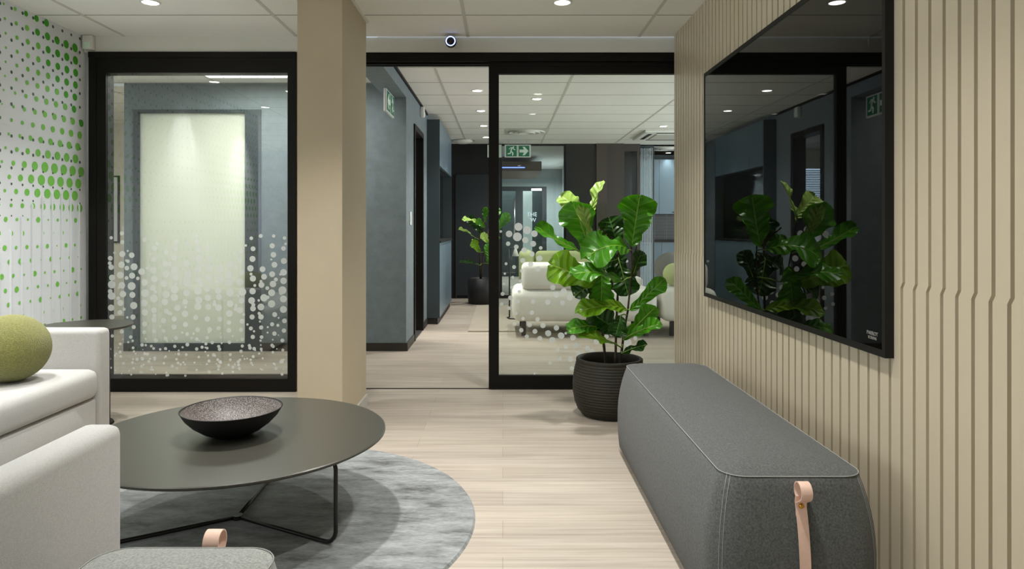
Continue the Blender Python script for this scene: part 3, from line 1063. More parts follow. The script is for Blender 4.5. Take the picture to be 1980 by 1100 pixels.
dl = thing('dome_light', 'unlit white dome light on the ceiling above the blue cabinet', 'ceiling light', (-0.62, 10.75, CEIL))
bm = bmesh.new(); lathe(bm, [(0, -0.055), (0.08, -0.05), (0.13, -0.035), (0.165, -0.015), (0.17, 0)], n=40)
obj('diffuser', bm, M['white_plastic'], dl, True)
bm = bmesh.new(); lathe(bm, [(0.17, 0), (0.185, 0), (0.185, -0.012), (0.168, -0.012)], n=40)
obj('rim', bm, M['steel'], dl, True)

# ------------------------------------------------------------------ wall screen on the grooved panels
SY0, SY1, SZ0, SZ1 = 2.124, 4.04, 0.756, 2.05
tv = thing('wall_screen', 'large glossy black display screen mounted on the sand grooved panel wall', 'screen', (XR, (SY0 + SY1) / 2, SZ0))
w2_, h_ = (SY1 - SY0) / 2, SZ1 - SZ0
bm = bmesh.new()
T = 0.028
bx(bm, -T + 0.004, -0.0005, -w2_, w2_, 0, h_)
for (a0, a1, c0, c1) in ((-w2_, w2_, 0, 0.022), (-w2_, w2_, h_ - 0.022, h_), (-w2_, -w2_ + 0.018, 0.022, h_ - 0.022), (w2_ - 0.018, w2_, 0.022, h_ - 0.022)):
    bx(bm, -T, -T + 0.004, a0, a1, c0, c1)
obj('bezel', bm, M['bowl_out'], tv)
obj('glass_panel', box(-T - 0.0002 + 0.002, -T + 0.0045, -w2_ + 0.0181, w2_ - 0.0181, 0.0221, h_ - 0.0221), M['screen'], tv)
bm = text_bm('PARROT', 0.0175, 0.0003)
b2 = text_bm('SCREENS', 0.0125, 0.0003)
bmesh.ops.translate(b2, verts=b2.verts, vec=(0, -0.0125, 0))
me = bpy.data.meshes.new('t'); b2.to_mesh(me); b2.free(); bm.from_mesh(me); bpy.data.meshes.remove(me)
# letters read on the -x face: local x -> -y, local y -> z
for v in bm.verts:
    x, y, z = v.co
    v.co = Vector((-T + 0.0012 - z, -x, y))
bmesh.ops.translate(bm, verts=bm.verts, vec=(0, P(1691, 648, 2.2).y - (SY0 + SY1) / 2, 1.16 - (648 - VY) * 2.2 / F - SZ0))
obj('lettering', bm, mat('logo_grey', rgb(150, 148, 140), 0.5), tv)

# ------------------------------------------------------------------ upholstered bench and pouf


def rrect(x0, x1, y0, y1, r, n=8):
    pts = []
    for cx, cy, a0 in ((x1 - r, y1 - r, 0), (x0 + r, y1 - r, 90), (x0 + r, y0 + r, 180), (x1 - r, y0 + r, 270)):
        for k in range(n + 1):
            a = math.radians(a0 + 90 * k / n)
            pts.append((cx + r * math.cos(a), cy + r * math.sin(a)))
    return pts


def puff(wx, wy, h, bulge, m, parent, name='upholstery', corner=0.07, crown=0.02):
    """stuffed block: centred on the parent's origin, top outline wx x wy, sides swell by bulge"""
    bm = bmesh.new()
    rings = []
    N = 4 * 9

    def ring(off, z, r):
        return [bm.verts.new((x, y, z)) for x, y in rrect(-wx / 2 - off, wx / 2 + off, -wy / 2 - off, wy / 2 + off, r)]
    levels = 12
    for k in range(levels + 1):
        u = max(k / levels, 0.07)
        z = h * u
        off = bulge * (1 - (abs(u - 0.42) / (0.58 if u > 0.42 else 0.72)) ** 2.2)
        if k == 0:
            off -= 0.02
        rings.append(ring(off, z if k else z - 0.006, corner + max(0, off) * 0.8))
    for ins, dz in ((-0.004, 0.003), (-0.02, 0.006), (-0.05, 0.006 + crown * 0.5)):
        rings.append(ring(ins, h + dz, max(0.01, corner + ins * 0.8)))
    for a, b in zip(rings, rings[1:]):
        n = len(a)
        for k in range(n):
            bm.faces.new((a[k], a[(k + 1) % n], b[(k + 1) % n], b[k]))
    # top grid: shrink rings towards the middle line
    last = rings[-1]
    n = len(last)
    for s, dz in ((0.6, crown * 0.9), (0.3, crown), (0.05, crown)):
        new = [bm.verts.new((v.co.x * s, v.co.y * (1 - (1 - s) * wx / max(wx, wy)) if wy > wx else v.co.y * s, h + 0.006 + dz)) for v in rings[-1]]
        for k in range(n):
            bm.faces.new((last[k], last[(k + 1) % n], new[(k + 1) % n], new[k]))
        last = new
    bm.faces.new(last)
    bm.faces.new(rings[0][::-1])
    o = obj(name, bm, m, parent, True)
    obj('base', box(-wx / 2 + 0.03, wx / 2 - 0.03, -wy / 2 + 0.03, wy / 2 - 0.03, 0, h * 0.07), M['black_metal'], parent)  # black inset block added for the dark shadow line along the floor
    # stitched seams: round the top edge and down the corners
    sm = bmesh.new()
    top = rrect(-wx / 2 - 0.0005, wx / 2 + 0.0005, -wy / 2 - 0.0005, wy / 2 + 0.0005, corner)
    tube(sm, [(x, y, h + 0.002) for x, y in top], 0.0015, 6, True)
    for sx in (-1, 1):
        for sy in (-1, 1):
            for dd in (-0.007, 0.004):
                pth = []
                for k in range(1, levels + 1):
                    u = k / levels
                    off = bulge * (1 - (abs(u - 0.42) / (0.58 if u > 0.42 else 0.72)) ** 2.2)
                    r = corner + max(0, off) * 0.8
                    c = Vector((sx * (wx / 2 + off - r), sy * (wy / 2 + off - r), h * u))
                    a = math.pi / 4 + dd / r
                    pth.append(c + Vector((sx * math.cos(a), sy * math.sin(a), 0)) * (r + 0.0003))
                tube(sm, pth, 0.0009, 5)
    obj('seam', sm, M['stitch'], parent, True)
    return o


def strap(parent, x, yface, ztop, zbot, sgn, lean=0.0, width=0.036, off=None):
    """leather pull: flat strip lying on an end face, rolled into a loop at its top; sgn -1 faces -y"""
    bm = bmesh.new()
    path = []
    n = 14
    R = 0.025
    for k in range(n + 1):
        u = k / n
        z = zbot + (ztop - 2 * R - 0.012 - zbot) * u
        path.append((off(z) + 0.006, z))
    base = path[-1][0]
    zc = ztop - R
    for k in range(0, 21):
        a = math.radians(-60 - 0 + 300 * k / 20)
        # start at the back of the loop, over the top and round to the front
        path.append((base + R * 0.86 - R * math.cos(math.radians(-50) + math.radians(290) * k / 20), zc + R * math.sin(math.radians(-50) + math.radians(290) * k / 20)))
    path.append((base + 0.004, zc - R - 0.014))
    path.append((base + 0.005, zc - R - 0.05))
    th = 0.003
    rows = []
    for i, (d, z) in enumerate(path):
        p0 = path[max(0, i - 1)]; p1 = path[min(len(path) - 1, i + 1)]
        td, tz = p1[0] - p0[0], p1[1] - p0[1]
        L_ = math.hypot(td, tz) or 1
        nd, nz = tz / L_, -td / L_
        xs = x + lean * (ztop - z)
        taper = 1.0
        row = []
        for e, s in ((-1, 1), (1, 1), (1, -1), (-1, -1)):
            row.append(bm.verts.new((xs + e * width / 2 * taper, yface + sgn * (d + nd * th / 2 * s), z + nz * th / 2 * s)))
        rows.append(row)
    for a, b in zip(rows, rows[1:]):
        for k in range(4):
            bm.faces.new((a[k], a[(k + 1) % 4], b[(k + 1) % 4], b[k]))
    bm.faces.new(rows[0]); bm.faces.new(rows[-1][::-1])
    s = obj('leather_pull', bm, M['leather'], parent)
    autosmooth(s, 50)
    bm = bmesh.new()
    lathe(bm, [(0, 0.005), (0.005, 0.0035), (0.0075, 0.0), (0.0075, -0.002)], n=16)
    bmesh.ops.rotate(bm, verts=bm.verts, matrix=Matrix.Rotation(sgn * -math.pi / 2 if sgn > 0 else math.pi / 2, 3, 'X'))
    bmesh.ops.translate(bm, verts=bm.verts, vec=(x + lean * 0.06, yface + sgn * (base + 0.008), zc - R - 0.022))
    obj('rivet', bm, M['brass'], s, True)
    return s


def bulge_at(bulge, h):
    def f(z):
        u = z / h
        return bulge * (1 - (abs(u - 0.42) / (0.58 if u > 0.42 else 0.72)) ** 2.2)
    return f


bn = thing('upholstered_bench', 'long charcoal grey upholstered bench along the grooved wall under the screen', 'bench', (0.838, 2.79, 0))
puff(0.41, 1.62, 0.444, 0.045, M['dark_fabric'], bn)
strap(bn, 0.0, -0.81, 0.447, 0.03, -1, 0.022, 0.031, bulge_at(0.045, 0.444))
pf = thing('pouf', 'grey upholstered pouf with pink leather pull at the bottom edge of the photo', 'pouf', (-0.70, 1.35, 0))
puff(0.40, 0.44, 0.43, 0.035, M['pouf_fabric'], pf)
strap(pf, 0.032, 0.22, 0.455, 0.05, 1, 0.0, 0.036, bulge_at(0.035, 0.43))

# ------------------------------------------------------------------ round rug, coffee table, bowl
TX, TY, TR = -1.04, 2.72, 0.572
bm = bmesh.new()
lathe(bm, [(0, 0.012), (0.90, 0.012), (0.925, 0.010), (0.932, 0.0), (0, 0.0)], n=128)
rg = obj('round_rug', bm, M['rug_grey'], None, True)
rg.location = (TX, TY, 0)
autosmooth(rg, 35)
tag(rg, 'round distressed grey rug under the coffee table', 'rug')

ct = thing('coffee_table', 'round low coffee table with dark matt top on thin black legs', 'coffee table', (TX, TY, 0.012))
ZT = 0.338
bm = bmesh.new()
lathe(bm, [(0, ZT), (TR - 0.004, ZT), (TR, ZT - 0.003), (TR, ZT - 0.009), (TR - 0.012, ZT - 0.016), (0, ZT - 0.016)], n=128)
autosmooth(obj('table_top', bm, M['table_top'], ct), 35)
for a in (-28, 92, 212):
    ca, sa = math.cos(math.radians(a)), math.sin(math.radians(a))
    rp = [(0.0, 0.009), (0.2, 0.009), (0.43, 0.009)]
    rp += [(0.45 + 0.05 * math.sin(t), 0.059 - 0.05 * math.cos(t)) for t in [math.radians(x) for x in (10, 25, 40, 55, 70, 85)]]
    rp += [(0.50, 0.1), (0.50, 0.2), (0.50, 0.27)]
    rp += [(0.46 + 0.04 * math.cos(t), 0.274 + 0.04 * math.sin(t)) for t in [math.radians(x) for x in (10, 30, 50, 70, 88)]]
    rp += [(0.40, ZT - 0.0235), (0.2, ZT - 0.0235)]
    bm = bmesh.new()
    tube(bm, [(r * ca, r * sa, z) for r, z in rp], 0.0078, 12)
    obj('leg', bm, M['black_metal'], ct, True)
bm = bmesh.new(); lathe(bm, [(0, 0.017), (0.02, 0.017), (0.02, 0.001), (0, 0.001)], n=24)
obj('hub', bm, M['black_metal'], ct)

bw = thing('bowl', 'wide black bowl with speckled inside on the coffee table', 'bowl', (TX - 0.015, TY - 0.02, 0.351))
bm = bmesh.new()
out_p = [(0, 0.0), (0.07, 0.0), (0.075, 0.004), (0.11, 0.02), (0.145, 0.045), (0.172, 0.073), (0.188, 0.1), (0.190, 0.103)]
lathe(bm, out_p + [(0.187, 0.104), (0.184, 0.1)], n=96)
obj('outer_shell', bm, M['bowl_out'], bw, True)
bm = bmesh.new()
lathe(bm, [(0.184, 0.1), (0.167, 0.073), (0.140, 0.047), (0.106, 0.024), (0.06, 0.012), (0, 0.009)], n=96)
obj('inner_glaze', bm, M['bowl_in'], bw, True)

# ------------------------------------------------------------------ light sofa, armchair, side table, ball cushion
sf = thing('sofa', 'light grey fabric sofa with square arms against the green dotted wall', 'sofa', (-2.50, 2.9, 0))
YA0, YA1 = -1.05, 0.83          # local length
obj('base', rbox(-0.38, 0.385, YA0 + 0.1, YA1 - 0.115, 0.03, 0.27, 0.02, 3), M['light_fabric'], sf, True)
obj('seat_cushion', rbox(-0.20, 0.405, YA0 + 0.12, YA1 - 0.118, 0.272, 0.425, 0.045, 5), M['light_fabric'], sf, True)
for y0, y1 in ((YA1 - 0.115, YA1), (YA0, YA0 + 0.115)):
    obj('arm', rbox(-0.42, 0.395, y0, y1, 0.02, 0.622, 0.028, 4), M['light_fabric'], sf, True)
obj('backrest', rbox(-0.42, -0.19, YA0 + 0.1, YA1 - 0.112, 0.25, 0.62, 0.03, 4), M['light_fabric'], sf, True)
for x in (-0.33, 0.33):
    for y in (YA0 + 0.08, YA1 - 0.08):
        obj('foot', box(x - 0.02, x + 0.02, y - 0.02, y + 0.02, 0, 0.035), M['black_metal'], sf)

bc = bmesh.new()
bmesh.ops.create_uvsphere(bc, u_segments=48, v_segments=32, radius=0.166)
for v in bc.verts:
    v.co.z *= 0.96
ball = obj('ball_cushion', bc, M['green_fabric'], None, True)
ball.location = (-2.335, 3.29, 0.425 + 0.158)
tag(ball, 'mossy green ball cushion on the light sofa seat', 'cushion')

ch = thing('armchair', 'light grey fabric armchair in the near left corner, seen by its right arm', 'armchair', (-1.43, 1.5, 0))
obj('base', rbox(-0.30, 0.28, -0.4, 0.36, 0.03, 0.26, 0.02, 3), M['light_fabric'], ch, True)
obj('seat_cushion', rbox(-0.28, 0.272, -0.25, 0.38, 0.262, 0.42, 0.045, 5), M['light_fabric'], ch, True)
obj('arm', rbox(0.278, 0.388, -0.42, 0.41, 0.02, 0.622, 0.030, 5), M['light_fabric'], ch, True)
obj('arm', rbox(-0.41, -0.298, -0.42, 0.41, 0.02, 0.622, 0.030, 5), M['light_fabric'], ch, True)
obj('backrest', rbox(-0.30, 0.28, -0.44, -0.24, 0.24, 0.66, 0.03, 4), M['light_fabric'], ch, True)
for x in (-0.3, 0.3):
    for y in (-0.36, 0.22):
        obj('foot', box(x - 0.02, x + 0.02, y - 0.02, y + 0.02, 0, 0.035), M['black_metal'], ch)

st = thing('side_table', 'small round black side table between the sofa and the black window frame', 'side table', (-2.44, 4.05, 0))
bm = bmesh.new()
lathe(bm, [(0, 0.585), (0.247, 0.585), (0.25, 0.582), (0.244, 0.57), (0, 0.57)], n=64)
autosmooth(obj('table_top', bm, M['table_top'], st), 35)
bm = bmesh.new(); tube(bm, [(0.135, 0, 0.012), (0.135, 0, 0.3), (0.135, 0, 0.572)], 0.011, 12)
obj('stem', bm, M['black_metal'], st, True)
bm = bmesh.new(); lathe(bm, [(0, 0.012), (0.145, 0.01), (0.15, 0), (0, 0)], n=48)
obj('base', bm, M['black_metal'], st)

# ------------------------------------------------------------------ fiddle leaf figs
PROF = [(0.0, 0.04), (0.05, 0.26), (0.12, 0.42), (0.22, 0.50), (0.34, 0.56), (0.46, 0.66), (0.58, 0.82), (0.70, 0.96), (0.80, 1.0), (0.89, 0.90), (0.95, 0.68), (0.985, 0.4), (1.0, 0.12)]


def leaf_mesh(B, T_, width, face, fold=0.25, droop=0.08, seed=0, wave=0.05, stem=None, curl=0.0):
    rnd = random.Random(seed)
    B, T_ = Vector(B), Vector(T_)
    a = (T_ - B); L_ = a.length; a.normalize()
    n = Vector(face) - a * Vector(face).dot(a)
    if n.length < 1e-4:
        n = Vector((0, 0, 1))
    n.normalize()
    s = a.cross(n)
    bm = bmesh.new()
    uvl = bm.loops.layers.uv.new('UVMap')
    nu, nv = 26, 10
    ph = [rnd.uniform(0, 6.28) for _ in range(4)]
    grid = []
    for i in range(nu + 1):
        u = i / nu
        for (u0, w0), (u1, w1) in zip(PROF, PROF[1:]):
            if u0 <= u <= u1 + 1e-9:
                w = w0 + (w1 - w0) * (u - u0) / (u1 - u0)
                break
        row = []
        for j in range(nv + 1):
            v = -1 + 2 * j / nv
            side = 1 if v >= 0 else -1
            ww = w * (1 + 0.08 * math.sin(u * 15 + ph[0 if side > 0 else 1]) + 0.03 * math.sin(u * 34 + ph[2]))
            du = -0.045 * (1 - abs(v)) ** 3 * max(0.0, (u - 0.8) / 0.2)
            x = v * width / 2 * ww
            h = fold * abs(x) + droop * L_ * 4 * u * (1 - u) - curl * L_ * u * u
            h += wave * width * abs(v) ** 1.6 * (math.sin(u * 11 + ph[2 if side > 0 else 3]) + 0.45 * math.sin(u * 25 + ph[1 if side > 0 else 0])) * min(1, u * 4)
            h += 0.10 * L_ * math.sin(u * 2.6 + ph[0]) * (0.3 + 0.25 * v)
            row.append(bm.verts.new(B + a * (L_ * (u + du)) + s * x + n * h))
        grid.append(row)
    for i in range(nu):
        for j in range(nv):
            f = bm.faces.new((grid[i][j], grid[i + 1][j], grid[i + 1][j + 1], grid[i][j + 1]))
            cs = ((i, j), (i + 1, j), (i + 1, j + 1), (i, j + 1))
            for lp, (p, q) in zip(f.loops, cs):
                lp[uvl].uv = (p / nu, q / nv)
    # stalk and raised midrib
    pth = [B + a * (L_ * u) + n * (droop * L_ * 4 * u * (1 - u) - curl * L_ * u * u - 0.0008) for u in [k / 10 for k in range(11)]]
    rr = [0.0036 - 0.0028 * k / 10 for k in range(11)]
    if stem is not None:
        stem = Vector(stem)
        midp = (stem + B) / 2 + Vector((0, 0, 0.006))
        pth = [stem, midp] + pth
        rr = [0.005, 0.0042] + rr
    tube(bm, pth, rr, 6, mi=1)
    return bm


M['stalk'] = mat('leaf_stalk', rgb(128, 156, 66), 0.5)

fig = thing('potted_fig', 'tall fiddle leaf fig in a ribbed charcoal pot at the end of the bench', 'plant', (0.66, 4.29, 0))
org = Vector((0.66, 4.29, 0))
bm = bmesh.new()
prof = [(0, 0.0), (0.155, 0.0), (0.168, 0.006)]
key = [(0.168, 0.006), (0.196, 0.04), (0.214, 0.085), (0.224, 0.14), (0.226, 0.19), (0.222, 0.24), (0.213, 0.29), (0.203, 0.335)]
for (r0, z0), (r1, z1) in zip(key, key[1:]):
    n_ = max(2, int((z1 - z0) / 0.0023))
    for k in range(n_):
        t = k / n_
        z = z0 + (z1 - z0) * t
        r = r0 + (r1 - r0) * t
        prof.append((r + (0.0016 * math.sin(z * 2 * math.pi / 0.0165) if z > 0.03 else 0), z))
prof += [(0.205, 0.338), (0.204, 0.346), (0.199, 0.35), (0.188, 0.35), (0.183, 0.343), (0.186, 0.30), (0.188, 0.27)]
lathe(bm, prof, n=72)
obj('pot', bm, M['pot'], fig, True)
bm = bmesh.new(); lathe(bm, [(0, 0.282), (0.1, 0.28), (0.187, 0.272)], n=40)
obj('soil', bm, M['soil'], fig)
stems = {
    'a': [(1198, 712, 4.27), (1202, 680, 4.27), (1206, 645, 4.26), (1214, 600, 4.26), (1218, 560, 4.26), (1222, 520, 4.25), (1221, 475, 4.25)],
    'b': [(1190, 712, 4.31), (1191, 640, 4.32), (1194, 580, 4.32), (1196, 520, 4.32), (1195, 470, 4.32), (1160, 440, 4.33)],
    'c': [(1172, 712, 4.28), (1168, 670, 4.28), (1163, 630, 4.28), (1162, 580, 4.29), (1155, 530, 4.29), (1146, 480, 4.29), (1135, 430, 4.30)],
}
SP = {}
for k_, pp in stems.items():
    w_ = [P(*q) for q in pp]
    SP[k_] = w_
    # densify
    dense = []
    for a, b in zip(w_, w_[1:]):
        for t in (0, 0.25, 0.5, 0.75):
            dense.append(a.lerp(b, t) - org)
    dense.append(w_[-1] - org)
    rads = [0.0085 - 0.0045 * i / (len(dense) - 1) for i in range(len(dense))]
    rads = [r * (1.15 if i % 4 == 0 else 1.0) for i, r in enumerate(rads)]
    bm = bmesh.new(); tube(bm, dense, rads, 8)
    obj('stem', bm, M['bark'], fig, True)


def near_stem(p):
    best = None
    for w_ in SP.values():
        for a, b in zip(w_, w_[1:]):
            for t in (0, 0.2, 0.4, 0.6, 0.8, 1):
                q = a.lerp(b, t)
                d_ = (q - p).length
                if best is None or d_ < best[0]:
                    best = (d_, q)
    return best[1]


CAMF = (0, -1, 0.15)
UPF = (0, -0.45, 1)
# base px, base py, base depth, tip px, tip py, tip depth, width px, facing, fold, droop, material, curl
LEAVES = [
    (1221, 477, 4.22, 1238, 376, 4.20, 66, CAMF, 0.10, -0.02, 'leaf', 0),
    (1143, 488, 4.22, 1106, 388, 4.16, 62, (-0.45, -1, 0.1), 0.3, 0.0, 'leaf', 0),
    (1149, 474, 4.14, 1121, 394, 4.12, 26, (0.25, -0.9, 0.5), 0.1, 0.04, 'leaf_pale', 0),  # pale half of the folded leaf above, its gloss put into the colour
    (1137, 420, 4.28, 1167, 349, 4.30, 26, (-0.8, -0.5, 0.2), 0.35, 0.03, 'leaf_pale', 0),
    (1133, 422, 4.33, 1083, 378, 4.40, 34, (-0.2, -0.8, 0.6), 0.25, 0.06, 'leaf_pale', 0),
    (1128, 489, 4.24, 1035, 437, 4.20, 34, (-0.35, -0.55, 0.75), 0.4, -0.03, 'leaf', 0),
    (1214, 484, 4.18, 1128, 498, 4.06, 66, (0.1, -0.75, 0.7), 0.15, 0.22, 'leaf', 0.0),
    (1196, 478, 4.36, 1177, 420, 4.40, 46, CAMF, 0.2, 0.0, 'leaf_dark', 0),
    (1152, 548, 4.20, 1062, 510, 4.14, 62, (-0.15, -1, 0.25), 0.12, 0.05, 'leaf_lime', 0),
    (1202, 545, 4.10, 1102, 526, 3.98, 44, (0.0, -0.55, 0.85), 0.12, 0.08, 'leaf', 0.05),
    (1162, 515, 4.24, 1163, 590, 4.18, 44, (0.2, -1, 0.1), 0.15, 0.03, 'leaf', 0),
    (1162, 548, 4.27, 1110, 572, 4.2, 44, (-0.3, -0.7, 0.75), 0.15, 0.1, 'leaf_dark', 0),
    (1218, 600, 4.22, 1286, 538, 4.20, 30, (0.45, -0.8, 0.3), 0.2, 0.0, 'leaf', 0),
    (1206, 658, 4.20, 1270, 592, 4.16, 40, (0.45, -0.9, 0.2), 0.15, -0.03, 'leaf', 0),
    (1206, 655, 4.16, 1280, 625, 4.10, 30, (0.1, -0.55, 0.8), 0.3, 0.06, 'leaf', 0),
    (1210, 600, 4.22, 1115, 602, 4.10, 38, (0.0, -0.6, 0.8), 0.15, 0.10, 'leaf_lime', 0.03),
    (1206, 648, 4.26, 1140, 604, 4.22, 50, (-0.25, -0.9, 0.4), 0.15, 0.05, 'leaf_dark', 0),
    (1163, 635, 4.22, 1096, 638, 4.12, 42, (-0.1, -0.6, 0.8), 0.12, 0.12, 'leaf', 0.0),
    (1202, 672, 4.20, 1116, 646, 4.10, 34, (0.0, -0.55, 0.85), 0.2, 0.08, 'leaf_lime', 0),
    (1202, 683, 4.22, 1252, 666, 4.16, 22, (0.1, -0.55, 0.85), 0.2, 0.05, 'leaf_dark', 0),
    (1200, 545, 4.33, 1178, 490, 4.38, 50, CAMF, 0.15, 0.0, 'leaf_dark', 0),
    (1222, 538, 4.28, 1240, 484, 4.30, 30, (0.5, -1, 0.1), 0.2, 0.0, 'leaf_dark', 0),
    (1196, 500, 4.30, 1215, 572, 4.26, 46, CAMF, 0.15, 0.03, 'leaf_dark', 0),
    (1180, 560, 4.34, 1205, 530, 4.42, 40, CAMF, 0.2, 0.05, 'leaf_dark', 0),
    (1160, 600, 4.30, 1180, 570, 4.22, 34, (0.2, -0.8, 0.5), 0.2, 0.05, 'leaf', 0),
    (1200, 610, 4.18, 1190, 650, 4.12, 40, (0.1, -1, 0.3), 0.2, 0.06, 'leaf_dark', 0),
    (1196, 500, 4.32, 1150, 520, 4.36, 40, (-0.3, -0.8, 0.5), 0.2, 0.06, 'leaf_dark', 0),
    (1160, 470, 4.34, 1190, 445, 4.42, 34, (0.2, -0.8, 0.5), 0.3, 0.05, 'leaf', 0),
    (1140, 470, 4.34, 1170, 460, 4.46, 30, (0.4, -0.6, 0.6), 0.3, 0.05, 'leaf', 0),
]
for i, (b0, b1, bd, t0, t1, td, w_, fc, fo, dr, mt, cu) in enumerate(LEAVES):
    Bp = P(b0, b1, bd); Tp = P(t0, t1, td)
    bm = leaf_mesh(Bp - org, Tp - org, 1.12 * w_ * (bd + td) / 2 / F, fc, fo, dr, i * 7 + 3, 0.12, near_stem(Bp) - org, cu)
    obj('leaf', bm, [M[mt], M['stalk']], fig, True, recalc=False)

# second fig at the far end of the lounge
fg2 = thing('potted_fig', 'small fiddle leaf fig in a black planter by the far dark lounge wall', 'plant', (-0.33, 10.45, 0))
o2 = Vector((-0.33, 10.45, 0))
bm = bmesh.new()
lathe(bm, [(0, 0), (0.17, 0), (0.19, 0.02), (0.20, 0.18), (0.20, 0.38), (0.185, 0.385), (0.18, 0.33)], n=48)
obj('planter', bm, M['pot_black'], fg2, True)
bm = bmesh.new(); lathe(bm, [(0, 0.34), (0.182, 0.33)], n=32)
obj('soil', bm, M['soil'], fg2)
ST2 = [[(929, 545, 10.45), (928, 500, 10.45), (925, 470, 10.45), (935, 440, 10.45), (940, 410, 10.45)],
       [(930, 545, 10.42), (934, 500, 10.42), (938, 470, 10.42), (950, 430, 10.42)]]
SP = {i: [P(*q) for q in s] for i, s in enumerate(ST2)}
for s in SP.values():
    bm = bmesh.new(); tube(bm, [p - o2 for p in s], 0.012, 8)
    obj('stem', bm, M['bark'], fg2, True)
L2 = [(928, 434, 10.4, 893, 425, 10.3, 20, UPF, 'leaf_pale'), (920, 460, 10.4, 886, 443, 10.3, 16, UPF, 'leaf_pale'),
      (928, 488, 10.35, 912, 464, 10.2, 22, CAMF, 'leaf_lime'), (938, 440, 10.4, 920, 424, 10.3, 18, CAMF, 'leaf'),
      (940, 430, 10.4, 941, 400, 10.35, 20, (-0.6, -1, 0.2), 'leaf'), (945, 470, 10.35, 930, 450, 10.2, 20, CAMF, 'leaf_pale'),
      (928, 513, 10.4, 888, 508, 10.3, 14, UPF, 'leaf_dark'), (945, 510, 10.4, 943, 470, 10.3, 20, CAMF, 'leaf'),
      (955, 450, 10.4, 984, 412, 10.35, 26, (0.3, -1, 0.2), 'leaf'), (935, 455, 10.5, 905, 418, 10.5, 24, CAMF, 'leaf_dark'),
      (950, 440, 10.4, 962, 400, 10.4, 24, CAMF, 'leaf'), (950, 480, 10.4, 968, 460, 10.3, 22, UPF, 'leaf')]
for i, (b0, b1, bd, t0, t1, td, w_, fc, mt) in enumerate(L2):
    Bp = P(b0, b1, bd); Tp = P(t0, t1, td)
    bm = leaf_mesh(Bp - o2, Tp - o2, 0.78 * w_ * bd / F, fc, 0.35, 0.06, i * 5 + 1, 0.12, near_stem(Bp) - o2)
    obj('leaf', bm, [M[mt], M['stalk']], fg2, True, recalc=False)

# ------------------------------------------------------------------ lounge furniture
# tall blue cabinet with a niche
cb = thing('tall_cabinet', 'tall blue cabinet with a dark niche along the lounge wall', 'cabinet', (-0.9, 8.22, 0))
D, Lc = 0.152, 1.9
bm = bmesh.new()
bx(bm, 0, D, 0, 0.02, 0.075, 2.43); bx(bm, 0, D, Lc - 0.02, Lc, 0.075, 2.43)
bx(bm, 0.0, D - 0.02, 0.02, Lc - 0.02, 0.075, 0.98); bx(bm, 0, D - 0.02, 0.02, Lc - 0.02, 1.88, 2.43)
bx(bm, 0, 0.02, 0.02, Lc - 0.02, 0.98, 1.88)
obj('body', bm, M['blue_cab_dark'], cb)
obj('plinth', box(0, D - 0.025, 0.01, Lc - 0.01, 0, 0.075), M['skirting'], cb)
obj('niche_back', box(0.02, 0.03, 0.02, Lc - 0.02, 0.98, 1.88), M['black_gloss'], cb)
obj('worktop', box(0, D + 0.012, 0.02, Lc - 0.02, 0.965, 0.992), M['dark_wall'], cb)
n = 4
for k in range(n):
    y0 = 0.022 + (Lc - 0.044) * k / n; y1 = 0.022 + (Lc - 0.044) * (k + 1) / n - 0.003
    obj('upper_door', box(D - 0.02, D, y0, y1, 1.885, 2.425), M['blue_cab'], cb)
    obj('lower_door', box(D - 0.02, D, y0, y1, 0.08, 0.962), M['blue_cab'], cb)

rug2 = obj('lounge_rug', box(-0.38, 3.2, 7.62, 10.15, 0, 0.014), M['rug_beige'])
tag(rug2, 'beige woven rug under the white lounge sofa', 'rug')

s1 = thing('lounge_sofa', 'white rounded sofa seen from behind through the sliding glass door', 'sofa', (0.86, 7.62, 0.014))
obj('base', rbox(-0.76, 0.76, -0.42, 0.42, 0.15, 0.495, 0.09, 6), M['white_fabric'], s1, True)
obj('backrest', rbox(-0.66, 0.22, -0.41, -0.13, 0.485, 0.765, 0.06, 6), M['white_fabric'], s1, True)
obj('back_cushion', rbox(0.40, 0.70, 0.06, 0.34, 0.46, 0.585, 0.05, 5), M['white_fabric'], s1, True)
for x in (-0.64, 0.64):
    for y in (-0.34, 0.34):
        obj('leg', box(x - 0.025, x + 0.025, y - 0.02, y + 0.02, 0, 0.16), M['black_metal'], s1)
s2 = thing('lounge_sofa', 'white rounded seat right of the fig, carrying the grey and green ball cushions', 'sofa', (2.08, 7.62, 0.014))
obj('base', rbox(-0.42, 0.55, -0.42, 0.42, 0.15, 0.53, 0.09, 6), M['white_fabric'], s2, True)
obj('backrest', rbox(-0.1, 0.55, 0.16, 0.40, 0.5, 0.70, 0.06, 6), M['white_fabric'], s2, True)
for x in (-0.3, 0.42):
    for y in (-0.34, 0.34):
        obj('leg', box(x - 0.025, x + 0.025, y - 0.02, y + 0.02, 0, 0.16), M['black_metal'], s2)
for r, m, loc, lab in ((0.17, 'grey_fabric', (1.83, 7.58, 0.711), 'grey wool ball cushion on the white lounge seat'),
                       (0.118, 'pale_green', (1.80, 7.27, 0.659), 'small pale green ball cushion in front of the grey ball')):
    b = bmesh.new(); bmesh.ops.create_uvsphere(b, u_segments=36, v_segments=24, radius=r)
    o = obj('ball_cushion', b, M[m], None, True); o.location = loc
    tag(o, lab, 'cushion')
ga = thing('lounge_armchair', 'pale green armchair behind the white lounge sofa', 'armchair', (0.78, 9.2, 0.014))
obj('base', rbox(-0.5, 0.5, -0.35, 0.35, 0.14, 0.42, 0.06, 5), M['pale_green'], ga, True)
obj('backrest', rbox(-0.36, 0.52, -0.42, -0.2, 0.35, 0.835, 0.06, 6), M['pale_green'], ga, True)
obj('arm', rbox(-0.56, -0.37, -0.40, 0.35, 0.2, 0.83, 0.07, 6), M['pale_green'], ga, True)
